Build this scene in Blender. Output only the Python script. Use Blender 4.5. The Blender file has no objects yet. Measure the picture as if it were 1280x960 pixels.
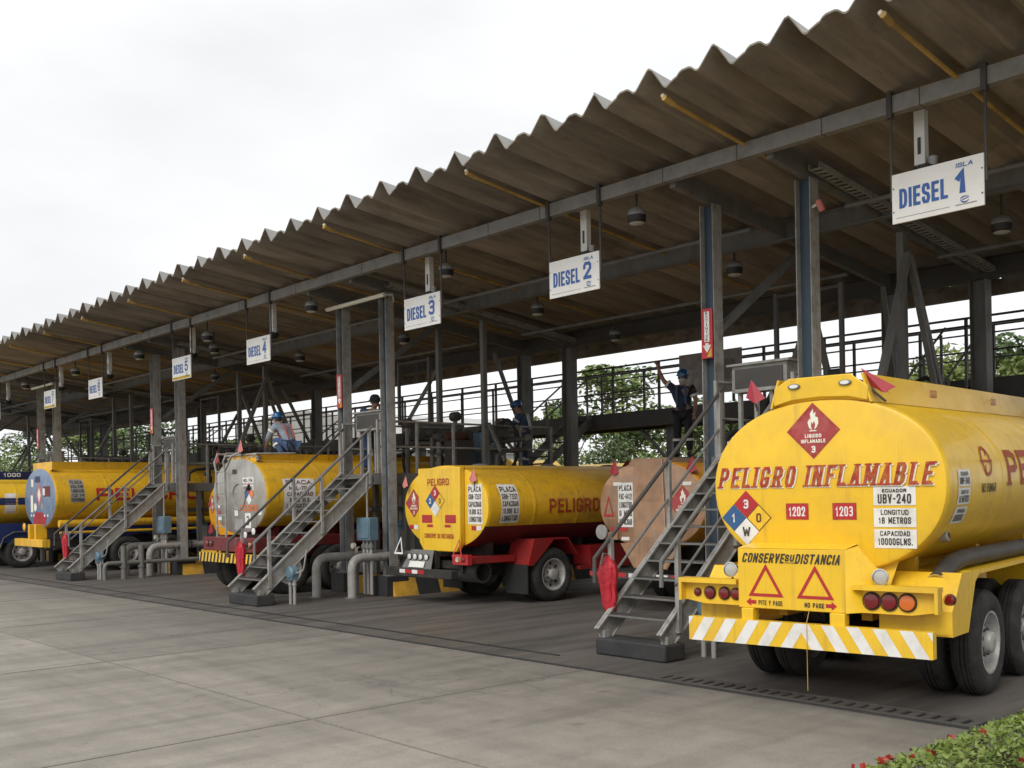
import bpy, bmesh, math, random
from mathutils import Vector, Matrix
random.seed(7)
R = math.radians
S = bpy.context.scene
C = S.collection

# ------------------------------------------------------------ camera, light, exposure
# world axes: X = into the loading bays, Y = along the row of bays, Z = up
ALPHA = R(42.18)
cd = bpy.data.cameras.new('camera')
cam = bpy.data.objects.new('camera', cd)
C.objects.link(cam)
cd.sensor_width = 36
cd.lens = 1300 / 1280 * 36
cd.shift_x = -0.002
cd.shift_y = 139 / 1280
cd.clip_end = 2000
cam.matrix_world = (Matrix.Translation((0, 0, 2.0)) @ Matrix.Rotation(-ALPHA, 4, 'Z')
                    @ Matrix.Rotation(R(90), 4, 'X') @ Matrix.Rotation(-0.018, 4, 'Z'))
S.camera = cam

SUN_DIR = Vector((-0.62, -0.22, 0.62)).normalized()      # towards the sun
w = bpy.data.worlds.new('World')
S.world = w
w.use_nodes = True
nt = w.node_tree
nt.nodes.clear()
out = nt.nodes.new('ShaderNodeOutputWorld')
sky = nt.nodes.new('ShaderNodeTexSky')
sky.sky_type = 'NISHITA'
sky.sun_disc = False
sky.sun_elevation = math.asin(SUN_DIR.z)
sky.sun_rotation = math.atan2(SUN_DIR.x, SUN_DIR.y)
bg1 = nt.nodes.new('ShaderNodeBackground')
bg1.inputs['Strength'].default_value = 0.07
nt.links.new(sky.outputs[0], bg1.inputs['Color'])
tc = nt.nodes.new('ShaderNodeTexCoord')
nz = nt.nodes.new('ShaderNodeTexNoise')
nz.inputs['Scale'].default_value = 2.1
nz.inputs['Detail'].default_value = 8
nz.inputs['Roughness'].default_value = 0.45
mp = nt.nodes.new('ShaderNodeMapping')
mp.inputs['Scale'].default_value = (1, 1, 2.2)
mp.inputs['Location'].default_value = (0.35, 0.1, 0.2)
nt.links.new(tc.outputs['Generated'], mp.inputs[0])
nt.links.new(mp.outputs[0], nz.inputs['Vector'])
cr = nt.nodes.new('ShaderNodeValToRGB')
cr.color_ramp.elements[0].position = 0.32
cr.color_ramp.elements[0].color = (0.76, 0.765, 0.775, 1)
cr.color_ramp.elements[1].position = 0.62
cr.color_ramp.elements[1].color = (1.0, 1.0, 1.0, 1)
nt.links.new(nz.outputs[0], cr.inputs[0])
bg2 = nt.nodes.new('ShaderNodeBackground')
bg2.inputs['Strength'].default_value = 1.14
nt.links.new(cr.outputs[0], bg2.inputs['Color'])
mx = nt.nodes.new('ShaderNodeMixShader')
mx.inputs[0].default_value = 0.9
nt.links.new(bg1.outputs[0], mx.inputs[1])
nt.links.new(bg2.outputs[0], mx.inputs[2])
nt.links.new(mx.outputs[0], out.inputs['Surface'])

sl = bpy.data.lights.new('sun', 'SUN')
sl.energy = 1.75
sl.angle = R(28)
sl.color = (1.0, 0.97, 0.92)
so = bpy.data.objects.new('sun', sl)
so.rotation_euler = (-SUN_DIR).to_track_quat('-Z', 'Y').to_euler()
so.location = (-20, -10, 30)
C.objects.link(so)
S.view_settings.view_transform = 'Standard'
S.view_settings.look = 'None'
S.view_settings.exposure = 0.17
S.view_settings.gamma = 1.0
S.cycles.use_denoising = True
S.cycles.max_bounces = 8
S.cycles.diffuse_bounces = 6

# ------------------------------------------------------------ materials
MATS = {}


def mat(name, col, rough=0.6, metal=0.0, var=0.12, scale=3.0, dirt=None, dirt_amt=0.0, dirt_scale=1.2,
        bump=0.0, bscale=60.0, stretch=(1, 1, 1), spec=0.5, coat=0.0, trans=0.0, drip=None, drip_amt=0.0, cells=None, cell_var=0.0,
        dent=0.0):
    m = bpy.data.materials.new(name)
    MATS[name] = m
    m.use_nodes = True
    n, l = m.node_tree.nodes, m.node_tree.links
    b = n['Principled BSDF']
    b.inputs['Roughness'].default_value = rough
    b.inputs['Metallic'].default_value = metal
    b.inputs['Specular IOR Level'].default_value = spec
    b.inputs['Coat Weight'].default_value = coat
    b.inputs['Transmission Weight'].default_value = trans
    t = n.new('ShaderNodeTexCoord')
    mpn = n.new('ShaderNodeMapping')
    mpn.inputs['Scale'].default_value = stretch
    l.new(t.outputs['Object'], mpn.inputs[0])
    a = n.new('ShaderNodeTexNoise')
    a.inputs['Scale'].default_value = scale
    a.inputs['Detail'].default_value = 6
    a.inputs['Roughness'].default_value = 0.6
    l.new(mpn.outputs[0], a.inputs['Vector'])
    r = n.new('ShaderNodeValToRGB')
    r.color_ramp.elements[0].position = 0.3
    r.color_ramp.elements[1].position = 0.7
    r.color_ramp.elements[0].color = [c * (1 - var) for c in col] + [1]
    r.color_ramp.elements[1].color = [min(1, c * (1 + var)) for c in col] + [1]
    l.new(a.outputs[0], r.inputs[0])
    src = r.outputs[0]
    if dirt:
        d = n.new('ShaderNodeTexNoise')
        d.inputs['Scale'].default_value = dirt_scale
        d.inputs['Detail'].default_value = 9
        d.inputs['Roughness'].default_value = 0.68
        l.new(mpn.outputs[0], d.inputs['Vector'])
        dr = n.new('ShaderNodeMapRange')
        dr.inputs['From Min'].default_value = 0.46
        dr.inputs['From Max'].default_value = 0.72
        dr.inputs['To Max'].default_value = dirt_amt
        l.new(d.outputs[0], dr.inputs['Value'])
        mxn = n.new('ShaderNodeMix')
        mxn.data_type = 'RGBA'
        l.new(dr.outputs[0], mxn.inputs['Factor'])
        l.new(src, mxn.inputs['A'])
        mxn.inputs['B'].default_value = list(dirt) + [1]
        src = mxn.outputs['Result']
        rr = n.new('ShaderNodeMapRange')
        rr.inputs['To Min'].default_value = rough
        rr.inputs['To Max'].default_value = min(1, rough + 0.3)
        l.new(dr.outputs[0], rr.inputs['Value'])
        l.new(rr.outputs[0], b.inputs['Roughness'])
    def vmath(op, *a):
        q = n.new('ShaderNodeVectorMath')
        q.operation = op
        for i_, v_ in enumerate(a):
            if hasattr(v_, 'is_linked'):
                l.new(v_, q.inputs[i_])
            else:
                q.inputs[i_].default_value = v_
        return q.outputs[0]
    if cells:          # each sheet or panel has a slightly different tone
        wn = n.new('ShaderNodeTexWhiteNoise')
        wn.noise_dimensions = '3D'
        l.new(vmath('FLOOR', vmath('MULTIPLY', vmath('ADD', t.outputs['Object'], cells[1]), cells[0])), wn.inputs['Vector'])
        cm = n.new('ShaderNodeMapRange')
        cm.inputs['To Min'].default_value = 1 - cell_var
        cm.inputs['To Max'].default_value = 1 + cell_var
        l.new(wn.outputs['Value'], cm.inputs['Value'])
        cx_ = n.new('ShaderNodeMix')
        cx_.data_type = 'RGBA'
        cx_.blend_type = 'MULTIPLY'
        cx_.inputs['Factor'].default_value = 1
        l.new(src, cx_.inputs['A'])
        l.new(cm.outputs[0], cx_.inputs['B'])
        src = cx_.outputs['Result']
    if drip:           # narrow vertical run marks
        dm = n.new('ShaderNodeMapping')
        dm.inputs['Scale'].default_value = (9, 9, .5)
        l.new(t.outputs['Object'], dm.inputs[0])
        dn = n.new('ShaderNodeTexNoise')
        dn.inputs['Scale'].default_value = 1.6
        dn.inputs['Detail'].default_value = 5
        l.new(dm.outputs[0], dn.inputs['Vector'])
        dq = n.new('ShaderNodeMapRange')
        dq.inputs['From Min'].default_value = .56
        dq.inputs['From Max'].default_value = .74
        dq.inputs['To Max'].default_value = drip_amt
        l.new(dn.outputs[0], dq.inputs['Value'])
        dx_ = n.new('ShaderNodeMix')
        dx_.data_type = 'RGBA'
        l.new(dq.outputs[0], dx_.inputs['Factor'])
        l.new(src, dx_.inputs['A'])
        dx_.inputs['B'].default_value = list(drip) + [1]
        src = dx_.outputs['Result']
    l.new(src, b.inputs['Base Color'])
    if dent:
        en = n.new('ShaderNodeTexNoise')
        en.inputs['Scale'].default_value = 2.6
        en.inputs['Detail'].default_value = 2
        l.new(t.outputs['Object'], en.inputs['Vector'])
        eb = n.new('ShaderNodeBump')
        eb.inputs['Strength'].default_value = dent
        eb.inputs['Distance'].default_value = 0.05
        l.new(en.outputs[0], eb.inputs['Height'])
        l.new(eb.outputs[0], b.inputs['Normal'])
    if bump:
        bn = n.new('ShaderNodeTexNoise')
        bn.inputs['Scale'].default_value = bscale
        bn.inputs['Detail'].default_value = 4
        l.new(mpn.outputs[0], bn.inputs['Vector'])
        bp = n.new('ShaderNodeBump')
        bp.inputs['Strength'].default_value = bump
        bp.inputs['Distance'].default_value = 0.02
        l.new(bn.outputs[0], bp.inputs['Height'])
        l.new(bp.outputs[0], b.inputs['Normal'])
    return m


GR = (0.16, 0.12, 0.07)
mat('yellow', (0.80, 0.50, 0.025), 0.34, var=0.06, scale=2, dirt=(0.50, 0.31, 0.06), dirt_amt=0.55, dirt_scale=1.3, stretch=(.5, 1, 1), coat=0.08, spec=.45,
    drip=(0.42, 0.25, 0.05), drip_amt=.42, dent=.22)
mat('yellow_old', (0.72, 0.41, 0.018), 0.40, var=0.10, scale=2, dirt=(0.30, 0.17, 0.04), dirt_amt=0.7, dirt_scale=1.3, stretch=(.4, 1, 1), drip=(0.22, 0.13, 0.04), drip_amt=.6, dent=.25)
mat('brown_tank', (0.36, 0.205, 0.115), 0.36, var=0.2, scale=4, dirt=(0.27, 0.215, 0.17), dirt_amt=0.9, dirt_scale=2.2, metal=.15, cells=((.1, 2.6, 3.4), (0, .13, .21)), cell_var=.13, drip=(0.17, 0.11, 0.07), drip_amt=.6, dent=.4)
mat('silver_tank', (0.43, 0.42, 0.385), 0.34, metal=0.6, drip=(0.2, 0.17, 0.13), drip_amt=.7, dent=.4, var=0.12, scale=5, dirt=(0.24, 0.20, 0.14), dirt_amt=0.7, dirt_scale=2.5, stretch=(1, 1.5, .6))
mat('blue_face', (0.12, 0.18, 0.29), 0.4, var=0.2, scale=4, dirt=(0.26, 0.30, 0.37), dirt_amt=0.7, dirt_scale=3)
mat('navy', (0.012, 0.025, 0.10), 0.4, var=0.15)
mat('orange_tank', (0.80, 0.36, 0.02), 0.35, var=0.08, dirt=(0.3, 0.15, 0.03), dirt_amt=0.4)
mat('red_paint', (0.30, 0.012, 0.014), 0.45, var=0.15, dirt=(0.08, 0.03, 0.02), dirt_amt=0.6)
mat('maroon', (0.13, 0.012, 0.012), 0.5, var=0.15, dirt=(0.05, 0.03, 0.02), dirt_amt=0.6)
mat('letter_red', (0.34, 0.03, 0.014), 0.5, var=0.22, scale=9, dirt=(0.52, 0.24, 0.03), dirt_amt=0.75, dirt_scale=14)
mat('sign_red', (0.42, 0.02, 0.025), 0.45, var=0.08)
mat('placard_red', (0.36, 0.045, 0.05), 0.45, var=0.12, dirt=(0.42, 0.14, 0.11), dirt_amt=0.6, dirt_scale=7)
mat('white', (0.74, 0.73, 0.70), 0.45, var=0.04, dirt=(0.42, 0.38, 0.31), dirt_amt=0.6, dirt_scale=5)
mat('sign_white', (0.78, 0.775, 0.75), 0.45, var=0.03, dirt=(0.6, 0.58, 0.52), dirt_amt=0.4, dirt_scale=2)
mat('cream', (0.80, 0.76, 0.64), 0.5, var=0.04)
mat('black', (0.013, 0.013, 0.014), 0.5, var=0.2)
mat('letter_black', (0.025, 0.021, 0.018), 0.55, var=0.3, scale=9, dirt=(0.15, 0.11, 0.06), dirt_amt=0.6, dirt_scale=18)
mat('sign_blue', (0.03, 0.10, 0.34), 0.45, var=0.05)
mat('nfpa_blue', (0.03, 0.10, 0.24), 0.45, var=0.08)
mat('placard_navy', (0.05, 0.02, 0.05), 0.4)
mat('nfpa_brown', (0.13, 0.05, 0.01), 0.5)
mat('tyre', (0.020, 0.019, 0.018), 0.85, var=0.25, scale=8, dirt=(0.085, 0.075, 0.062), dirt_amt=0.55, dirt_scale=5, bump=0.2, bscale=90)
mat('rim', (0.42, 0.41, 0.39), 0.5, metal=0.2, var=0.1, dirt=(0.12, 0.095, 0.065), dirt_amt=0.7, dirt_scale=8)
mat('chassis', (0.022, 0.020, 0.018), 0.7, var=0.3, dirt=(0.09, 0.07, 0.05), dirt_amt=0.6, dirt_scale=4)
mat('rubber', (0.018, 0.018, 0.018), 0.8)
mat('lens_red', (0.16, 0.006, 0.008), 0.2, var=0.1, coat=0.5)
mat('lens_amber', (0.60, 0.14, 0.02), 0.2, var=0.1, coat=0.5)
mat('lens_white', (0.7, 0.7, 0.66), 0.15, var=0.05, coat=0.5)
mat('chrome', (0.6, 0.6, 0.6), 0.18, metal=1.0, var=0.1)
mat('steel_grey', (0.155, 0.155, 0.148), 0.55, var=0.12, scale=4, dirt=(0.085, 0.062, 0.042), dirt_amt=0.6, dirt_scale=3.5, stretch=(1, 1, .4))
mat('steel_mid', (0.235, 0.23, 0.22), 0.55, var=0.12, scale=4, dirt=(0.13, 0.11, 0.09), dirt_amt=0.6, dirt_scale=3)
mat('steel_light', (0.31, 0.307, 0.293), 0.5, var=0.12, scale=5, dirt=(0.12, 0.085, 0.055), dirt_amt=0.7, dirt_scale=4.5, drip=(.13, .085, .05), drip_amt=.5)
mat('steel_dark', (0.055, 0.053, 0.050), 0.6, var=0.2, dirt=(0.10, 0.065, 0.04), dirt_amt=0.5, dirt_scale=4)
mat('col_blue', (0.030, 0.055, 0.085), 0.5, var=0.15, scale=4, dirt=(0.06, 0.075, 0.085), dirt_amt=0.5, dirt_scale=5, stretch=(1, 1, .4))
mat('box_blue', (0.11, 0.19, 0.25), 0.5, var=0.12, dirt=(0.2, 0.22, 0.22), dirt_amt=0.5, dirt_scale=6)
mat('rust', (0.12, 0.05, 0.022), 0.8, var=0.3, scale=8)
mat('pipe_yellow', (0.46, 0.29, 0.08), 0.55, var=0.2, dirt=(0.13, 0.085, 0.04), dirt_amt=0.8)
mat('kerb_yellow', (0.56, 0.31, 0.035), 0.65, var=0.15, scale=5, dirt=(0.12, 0.085, 0.04), dirt_amt=0.85, dirt_scale=3.5)
mat('kerb_black', (0.025, 0.025, 0.026), 0.75, var=0.2, dirt=(0.08, 0.075, 0.065), dirt_amt=0.5)
mat('red_cover', (0.46, 0.012, 0.026), 0.55, var=0.25, scale=7, bump=.7, bscale=14, dirt=(.28, .02, .03), dirt_amt=.6, dirt_scale=7)
mat('flag_red', (0.30, 0.018, 0.03), 0.6, var=0.15)
mat('leaf_a', (0.13, 0.19, 0.05), 0.6, var=0.35, scale=0.9)
mat('leaf_b', (0.17, 0.22, 0.06), 0.6, var=0.3, scale=0.9)
mat('leaf_c', (0.085, 0.13, 0.045), 0.6, var=0.35, scale=0.9)
mat('leaf_hedge', (0.16, 0.215, 0.035), 0.55, var=0.4, scale=6)
mat('petal', (0.33, 0.035, 0.02), 0.55, var=0.3, scale=9)
mat('bark', (0.09, 0.065, 0.045), 0.9, var=0.3, bump=0.5, bscale=12)
mat('soil', (0.05, 0.035, 0.022), 0.95, var=0.3)
mat('skin', (0.30, 0.16, 0.10), 0.6, var=0.06)
mat('beard', (0.36, 0.35, 0.33), 0.8, var=0.1)
mat('cloth_navy', (0.016, 0.026, 0.055), 0.85, var=0.25, scale=9, bump=0.3, bscale=25)
mat('cloth_dark', (0.012, 0.014, 0.020), 0.85, var=0.25, scale=9)
mat('cloth_blue', (0.04, 0.075, 0.16), 0.85, var=0.25, scale=9, bump=0.3, bscale=25)
mat('cloth_grey', (0.22, 0.26, 0.32), 0.85, var=0.25, scale=9)
mat('helmet_blue', (0.015, 0.10, 0.26), 0.3, coat=0.3)
mat('reflective', (0.62, 0.62, 0.58), 0.5)
mat('vest_yellow', (0.55, 0.38, 0.04), 0.7)
mat('vest_pink', (0.50, 0.16, 0.14), 0.7)
mat('glass', (0.02, 0.025, 0.03), 0.06, spec=0.8)
mat('lamp_body', (0.30, 0.30, 0.29), 0.4, metal=0.3, var=0.1, dirt=(0.1, 0.08, 0.06), dirt_amt=0.5, dirt_scale=9)
mat('lamp_glass', (0.42, 0.42, 0.40), 0.15)
mat('shed_roof', (0.50, 0.50, 0.49), 0.6, var=0.1, dirt=(0.25, 0.22, 0.2), dirt_amt=0.6, dirt_scale=.3)
mat('shed_wall', (0.34, 0.33, 0.30), 0.8, var=0.1)
mat('board', (0.26, 0.23, 0.22), 0.6, var=0.25, scale=6)


def ground_mat():
    # weathered concrete apron: slab tone, drips, tyre tracks, fine aggregate
    m = bpy.data.materials.new('apron_concrete')
    m.use_nodes = True
    n, l = m.node_tree.nodes, m.node_tree.links
    b = n['Principled BSDF']
    t = n.new('ShaderNodeTexCoord')

    def noise(scale, detail, rough, stretch=(1, 1, 1)):
        mm = n.new('ShaderNodeMapping')
        mm.inputs['Scale'].default_value = stretch
        l.new(t.outputs['Object'], mm.inputs[0])
        q = n.new('ShaderNodeTexNoise')
        q.inputs['Scale'].default_value = scale
        q.inputs['Detail'].default_value = detail
        q.inputs['Roughness'].default_value = rough
        l.new(mm.outputs[0], q.inputs['Vector'])
        return q.outputs[0]

    def rng(v, a, c, lo, hi):
        q = n.new('ShaderNodeMapRange')
        q.inputs['From Min'].default_value = a
        q.inputs['From Max'].default_value = c
        q.inputs['To Min'].default_value = lo
        q.inputs['To Max'].default_value = hi
        l.new(v, q.inputs['Value'])
        return q.outputs[0]

    def mul(a, c):
        q = n.new('ShaderNodeMath')
        q.operation = 'MULTIPLY'
        l.new(a, q.inputs[0])
        l.new(c, q.inputs[1])
        return q.outputs[0]
    f = mul(rng(noise(0.35, 6, .6), .3, .7, .84, 1.10), rng(noise(3.2, 8, .7), .3, .7, .84, 1.10))
    f = mul(f, rng(noise(40, 4, .7), .3, .7, .84, 1.12))
    f = mul(f, rng(noise(0.9, 5, .6, (0.13, 1.9, 1)), .46, .72, 1.0, .70))    # tracks into the bays
    f = mul(f, rng(noise(1.3, 6, .6, (1.7, 0.10, 1)), .47, .74, 1.0, .76))    # tracks along the row
    f = mul(f, rng(noise(2.4, 3, .5), .66, .74, 1.0, .70))                    # oil spots
    # every slab was cast with a slightly different tone
    va = n.new('ShaderNodeVectorMath')
    va.operation = 'ADD'
    va.inputs[1].default_value = (-4.95 + 38.5, -8.25 + 49, .5)
    l.new(t.outputs['Object'], va.inputs[0])
    vb = n.new('ShaderNodeVectorMath')
    vb.operation = 'MULTIPLY'
    vb.inputs[1].default_value = (1 / 3.85, 1 / 4.9, 0)
    l.new(va.outputs[0], vb.inputs[0])
    vc = n.new('ShaderNodeVectorMath')
    vc.operation = 'FLOOR'
    l.new(vb.outputs[0], vc.inputs[0])
    wn = n.new('ShaderNodeTexWhiteNoise')
    l.new(vc.outputs[0], wn.inputs['Vector'])
    f = mul(f, rng(wn.outputs['Value'], 0, 1, .88, 1.08))
    # hairline cracks
    wp = n.new('ShaderNodeVectorMath')
    wp.operation = 'ADD'
    l.new(t.outputs['Object'], wp.inputs[0])
    ns = n.new('ShaderNodeTexNoise')
    ns.inputs['Scale'].default_value = 1.1
    ns.inputs['Detail'].default_value = 6
    l.new(t.outputs['Object'], ns.inputs['Vector'])
    l.new(ns.outputs['Color'], wp.inputs[1])
    vo = n.new('ShaderNodeTexVoronoi')
    vo.feature = 'DISTANCE_TO_EDGE'
    vo.inputs['Scale'].default_value = 0.36
    l.new(wp.outputs[0], vo.inputs['Vector'])
    crack = rng(vo.outputs['Distance'], 0.0, 0.005, .72, 1.0)
    keep = rng(noise(.5, 2, .5), .50, .56, 0.0, 1.0)
    mc = n.new('ShaderNodeMix')
    mc.inputs['A'].default_value = 1.0
    l.new(keep, mc.inputs['Factor'])
    l.new(crack, mc.inputs['B'])
    f = mul(f, mc.outputs['Result'])
    # grime carried out of the bays fades across the last metres of the apron
    sx = n.new('ShaderNodeSeparateXYZ')
    l.new(t.outputs['Object'], sx.inputs[0])
    ad = n.new('ShaderNodeMath')
    ad.operation = 'MULTIPLY_ADD'
    l.new(noise(1.1, 6, .65, (.35, 1, 1)), ad.inputs[0])
    ad.inputs[1].default_value = 3.4
    l.new(sx.outputs['X'], ad.inputs[2])
    f = mul(f, rng(ad.outputs[0], 6.2, 10.4, 1.0, .58))
    mixc = n.new('ShaderNodeMix')
    mixc.data_type = 'RGBA'
    mixc.blend_type = 'MULTIPLY'
    mixc.inputs['Factor'].default_value = 1
    mixc.inputs['A'].default_value = (0.300, 0.274, 0.234, 1)
    l.new(f, mixc.inputs['B'])
    l.new(mixc.outputs['Result'], b.inputs['Base Color'])
    b.inputs['Roughness'].default_value = 0.8
    bp = n.new('ShaderNodeBump')
    bp.inputs['Strength'].default_value = 0.3
    bp.inputs['Distance'].default_value = 0.01
    l.new(noise(70, 5, .7), bp.inputs['Height'])
    l.new(bp.outputs[0], b.inputs['Normal'])
    MATS['apron'] = m


ground_mat()
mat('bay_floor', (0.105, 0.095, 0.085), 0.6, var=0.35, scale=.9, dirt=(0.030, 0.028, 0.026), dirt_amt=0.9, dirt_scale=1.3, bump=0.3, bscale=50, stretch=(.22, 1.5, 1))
mat('joint', (0.185, 0.168, 0.145), 0.9, var=0.3, scale=20)
mat('grate', (0.075, 0.068, 0.06), 0.7, var=0.25, dirt=(0.04, 0.03, 0.025), dirt_amt=0.5)
mat('land', (0.10, 0.10, 0.07), 0.95, var=0.3, scale=.2)


def roof_mat():
    mat('roof_sheet', (0.265, 0.232, 0.19), 0.85, var=0.20, scale=2.2, dirt=(0.085, 0.070, 0.054), dirt_amt=0.9, dirt_scale=.9,
        bump=0.15, bscale=30, stretch=(.30, 1.5, 1), cells=((.19, 1 / .937, .01), (.2, 5.28 - 24, 40)), cell_var=.16, drip=None)
    mat('roof_top', (0.30, 0.30, 0.29), 0.85, var=0.2, scale=2, dirt=(0.12, 0.11, 0.10), dirt_amt=.7, dirt_scale=1)


roof_mat()


# ------------------------------------------------------------ mesh helpers
class MB:
    def __init__(self):
        self.v, self.f, self.m, self.names = [], [], [], []

    def mi(self, name):
        if name not in self.names:
            self.names.append(name)
        return self.names.index(name)

    def add(self, vs, fs, m, M=None):
        o = len(self.v)
        self.v += [tuple(M @ Vector(p)) for p in vs] if M else [tuple(p) for p in vs]
        k = self.mi(m)
        for f in fs:
            self.f.append([i + o for i in f])
            self.m.append(k)
        return self

    def box(self, x0, x1, y0, y1, z0, z1, m, M=None):
        vs = [(x, y, z) for x in (x0, x1) for y in (y0, y1) for z in (z0, z1)]
        fs = [(0, 1, 3, 2), (4, 6, 7, 5), (0, 4, 5, 1), (2, 3, 7, 6), (0, 2, 6, 4), (1, 5, 7, 3)]
        return self.add(vs, fs, m, M)

    def bar(self, p, q, a, b, m, up=(0, 0, 1)):
        # rectangular bar from p to q, a wide (sideways), b high
        p, q = Vector(p), Vector(q)
        d = (q - p).normalized()
        u = Vector(up)
        if abs(d.dot(u)) > .98:
            u = Vector((1, 0, 0))
        s = d.cross(u).normalized()
        t = s.cross(d)
        vs = [c + s * (i * a / 2) + t * (j * b / 2) for c in (p, q) for i in (-1, 1) for j in (-1, 1)]
        fs = [(0, 1, 3, 2), (4, 6, 7, 5), (0, 4, 5, 1), (2, 3, 7, 6), (0, 2, 6, 4), (1, 5, 7, 3)]
        return self.add(vs, fs, m)

    def tube(self, pts, r, m, n=10, caps=True):
        pts = [Vector(p) for p in pts]
        rs = r if isinstance(r, (list, tuple)) else [r] * len(pts)
        vs, fs = [], []
        prev = None
        for i, p in enumerate(pts):
            d = (pts[min(i + 1, len(pts) - 1)] - pts[max(i - 1, 0)]).normalized()
            if prev is None:
                u = Vector((0, 0, 1)) if abs(d.z) < .9 else Vector((1, 0, 0))
                s = d.cross(u).normalized()
            else:
                s = (prev - d * prev.dot(d)).normalized()
            prev = s
            t = d.cross(s)
            for k in range(n):
                a = 2 * math.pi * k / n
                vs.append(p + (s * math.cos(a) + t * math.sin(a)) * rs[i])
        for i in range(len(pts) - 1):
            for k in range(n):
                fs.append((i * n + k, i * n + (k + 1) % n, (i + 1) * n + (k + 1) % n, (i + 1) * n + k))
        if caps:
            fs.append(tuple(range(n))[::-1])
            fs.append(tuple((len(pts) - 1) * n + k for k in range(n)))
        return self.add(vs, fs, m)

    def lathe(self, prof, origin, axis, m, n=24):
        # prof: (distance along axis, radius)
        ax = Vector(axis).normalized()
        u = Vector((0, 0, 1)) if abs(ax.z) < .9 else Vector((1, 0, 0))
        s = ax.cross(u).normalized()
        t = ax.cross(s)
        o = Vector(origin)
        vs, fs = [], []
        for a, r in prof:
            for k in range(n):
                g = 2 * math.pi * k / n
                vs.append(o + ax * a + (s * math.cos(g) + t * math.sin(g)) * max(r, 1e-4))
        for i in range(len(prof) - 1):
            for k in range(n):
                fs.append((i * n + k, i * n + (k + 1) % n, (i + 1) * n + (k + 1) % n, (i + 1) * n + k))
        return self.add(vs, fs, m)

    def prism(self, poly, d, m, M=None):
        # polygon in local xy, thickness d along local +z
        k = len(poly)
        vs = [(x, y, 0) for x, y in poly] + [(x, y, d) for x, y in poly]
        fs = [tuple(range(k))[::-1], tuple(range(k, 2 * k))] + [(i, (i + 1) % k, (i + 1) % k + k, i + k) for i in range(k)]
        return self.add(vs, fs, m, M)

    def flat(self, poly, m, M=None):
        return self.add([(x, y, 0) for x, y in poly], [tuple(range(len(poly)))], m, M)

    def text(self, s, M, w, h, m, bold=0.0, shear=0.0, dx=0.0, dy=0.0, mapf=None, cut=0.0):
        vs, fs = text_mesh(s, bold, shear)
        xs = [p[0] for p in vs]
        ys = [p[1] for p in vs]
        ax, bx, ay, by = min(xs), max(xs), min(ys), max(ys)
        vs = [((p[0] - (ax + bx) / 2) / (bx - ax) * w + dx, (p[1] - (ay + by) / 2) / (by - ay) * h + dy, 0) for p in vs]
        if mapf:
            if cut:
                bm = bmesh.new()
                bv = [bm.verts.new(p) for p in vs]
                for f in fs:
                    try:
                        bm.faces.new([bv[i] for i in f])
                    except ValueError:
                        pass
                y = -h / 2 + cut
                while y < h / 2:
                    bmesh.ops.bisect_plane(bm, geom=bm.verts[:] + bm.edges[:] + bm.faces[:], plane_co=(0, y + dy, 0), plane_no=(0, 1, 0))
                    y += cut
                bm.verts.index_update()
                vs = [tuple(v.co) for v in bm.verts]
                fs = [[v.index for v in f.verts] for f in bm.faces]
                bm.free()
            return self.add([mapf(*p[:2]) for p in vs], fs, m)
        return self.add(vs, fs, m, M)

    def build(self, name, parent=None, bevel=0.0, smooth=True, seg=2):
        me = bpy.data.meshes.new(name)
        me.from_pydata(self.v, [], self.f)
        for k in self.names:
            me.materials.append(MATS[k])
        me.polygons.foreach_set('material_index', self.m)
        me.update()
        if smooth:
            me.shade_smooth()
            me.set_sharp_from_angle(angle=R(38))
        o = bpy.data.objects.new(name, me)
        C.objects.link(o)
        if parent:
            o.parent = parent
        if bevel:
            md = o.modifiers.new('bevel', 'BEVEL')
            md.width = bevel
            md.segments = seg
            md.limit_method = 'ANGLE'
            md.angle_limit = R(40)
        return o


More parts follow.
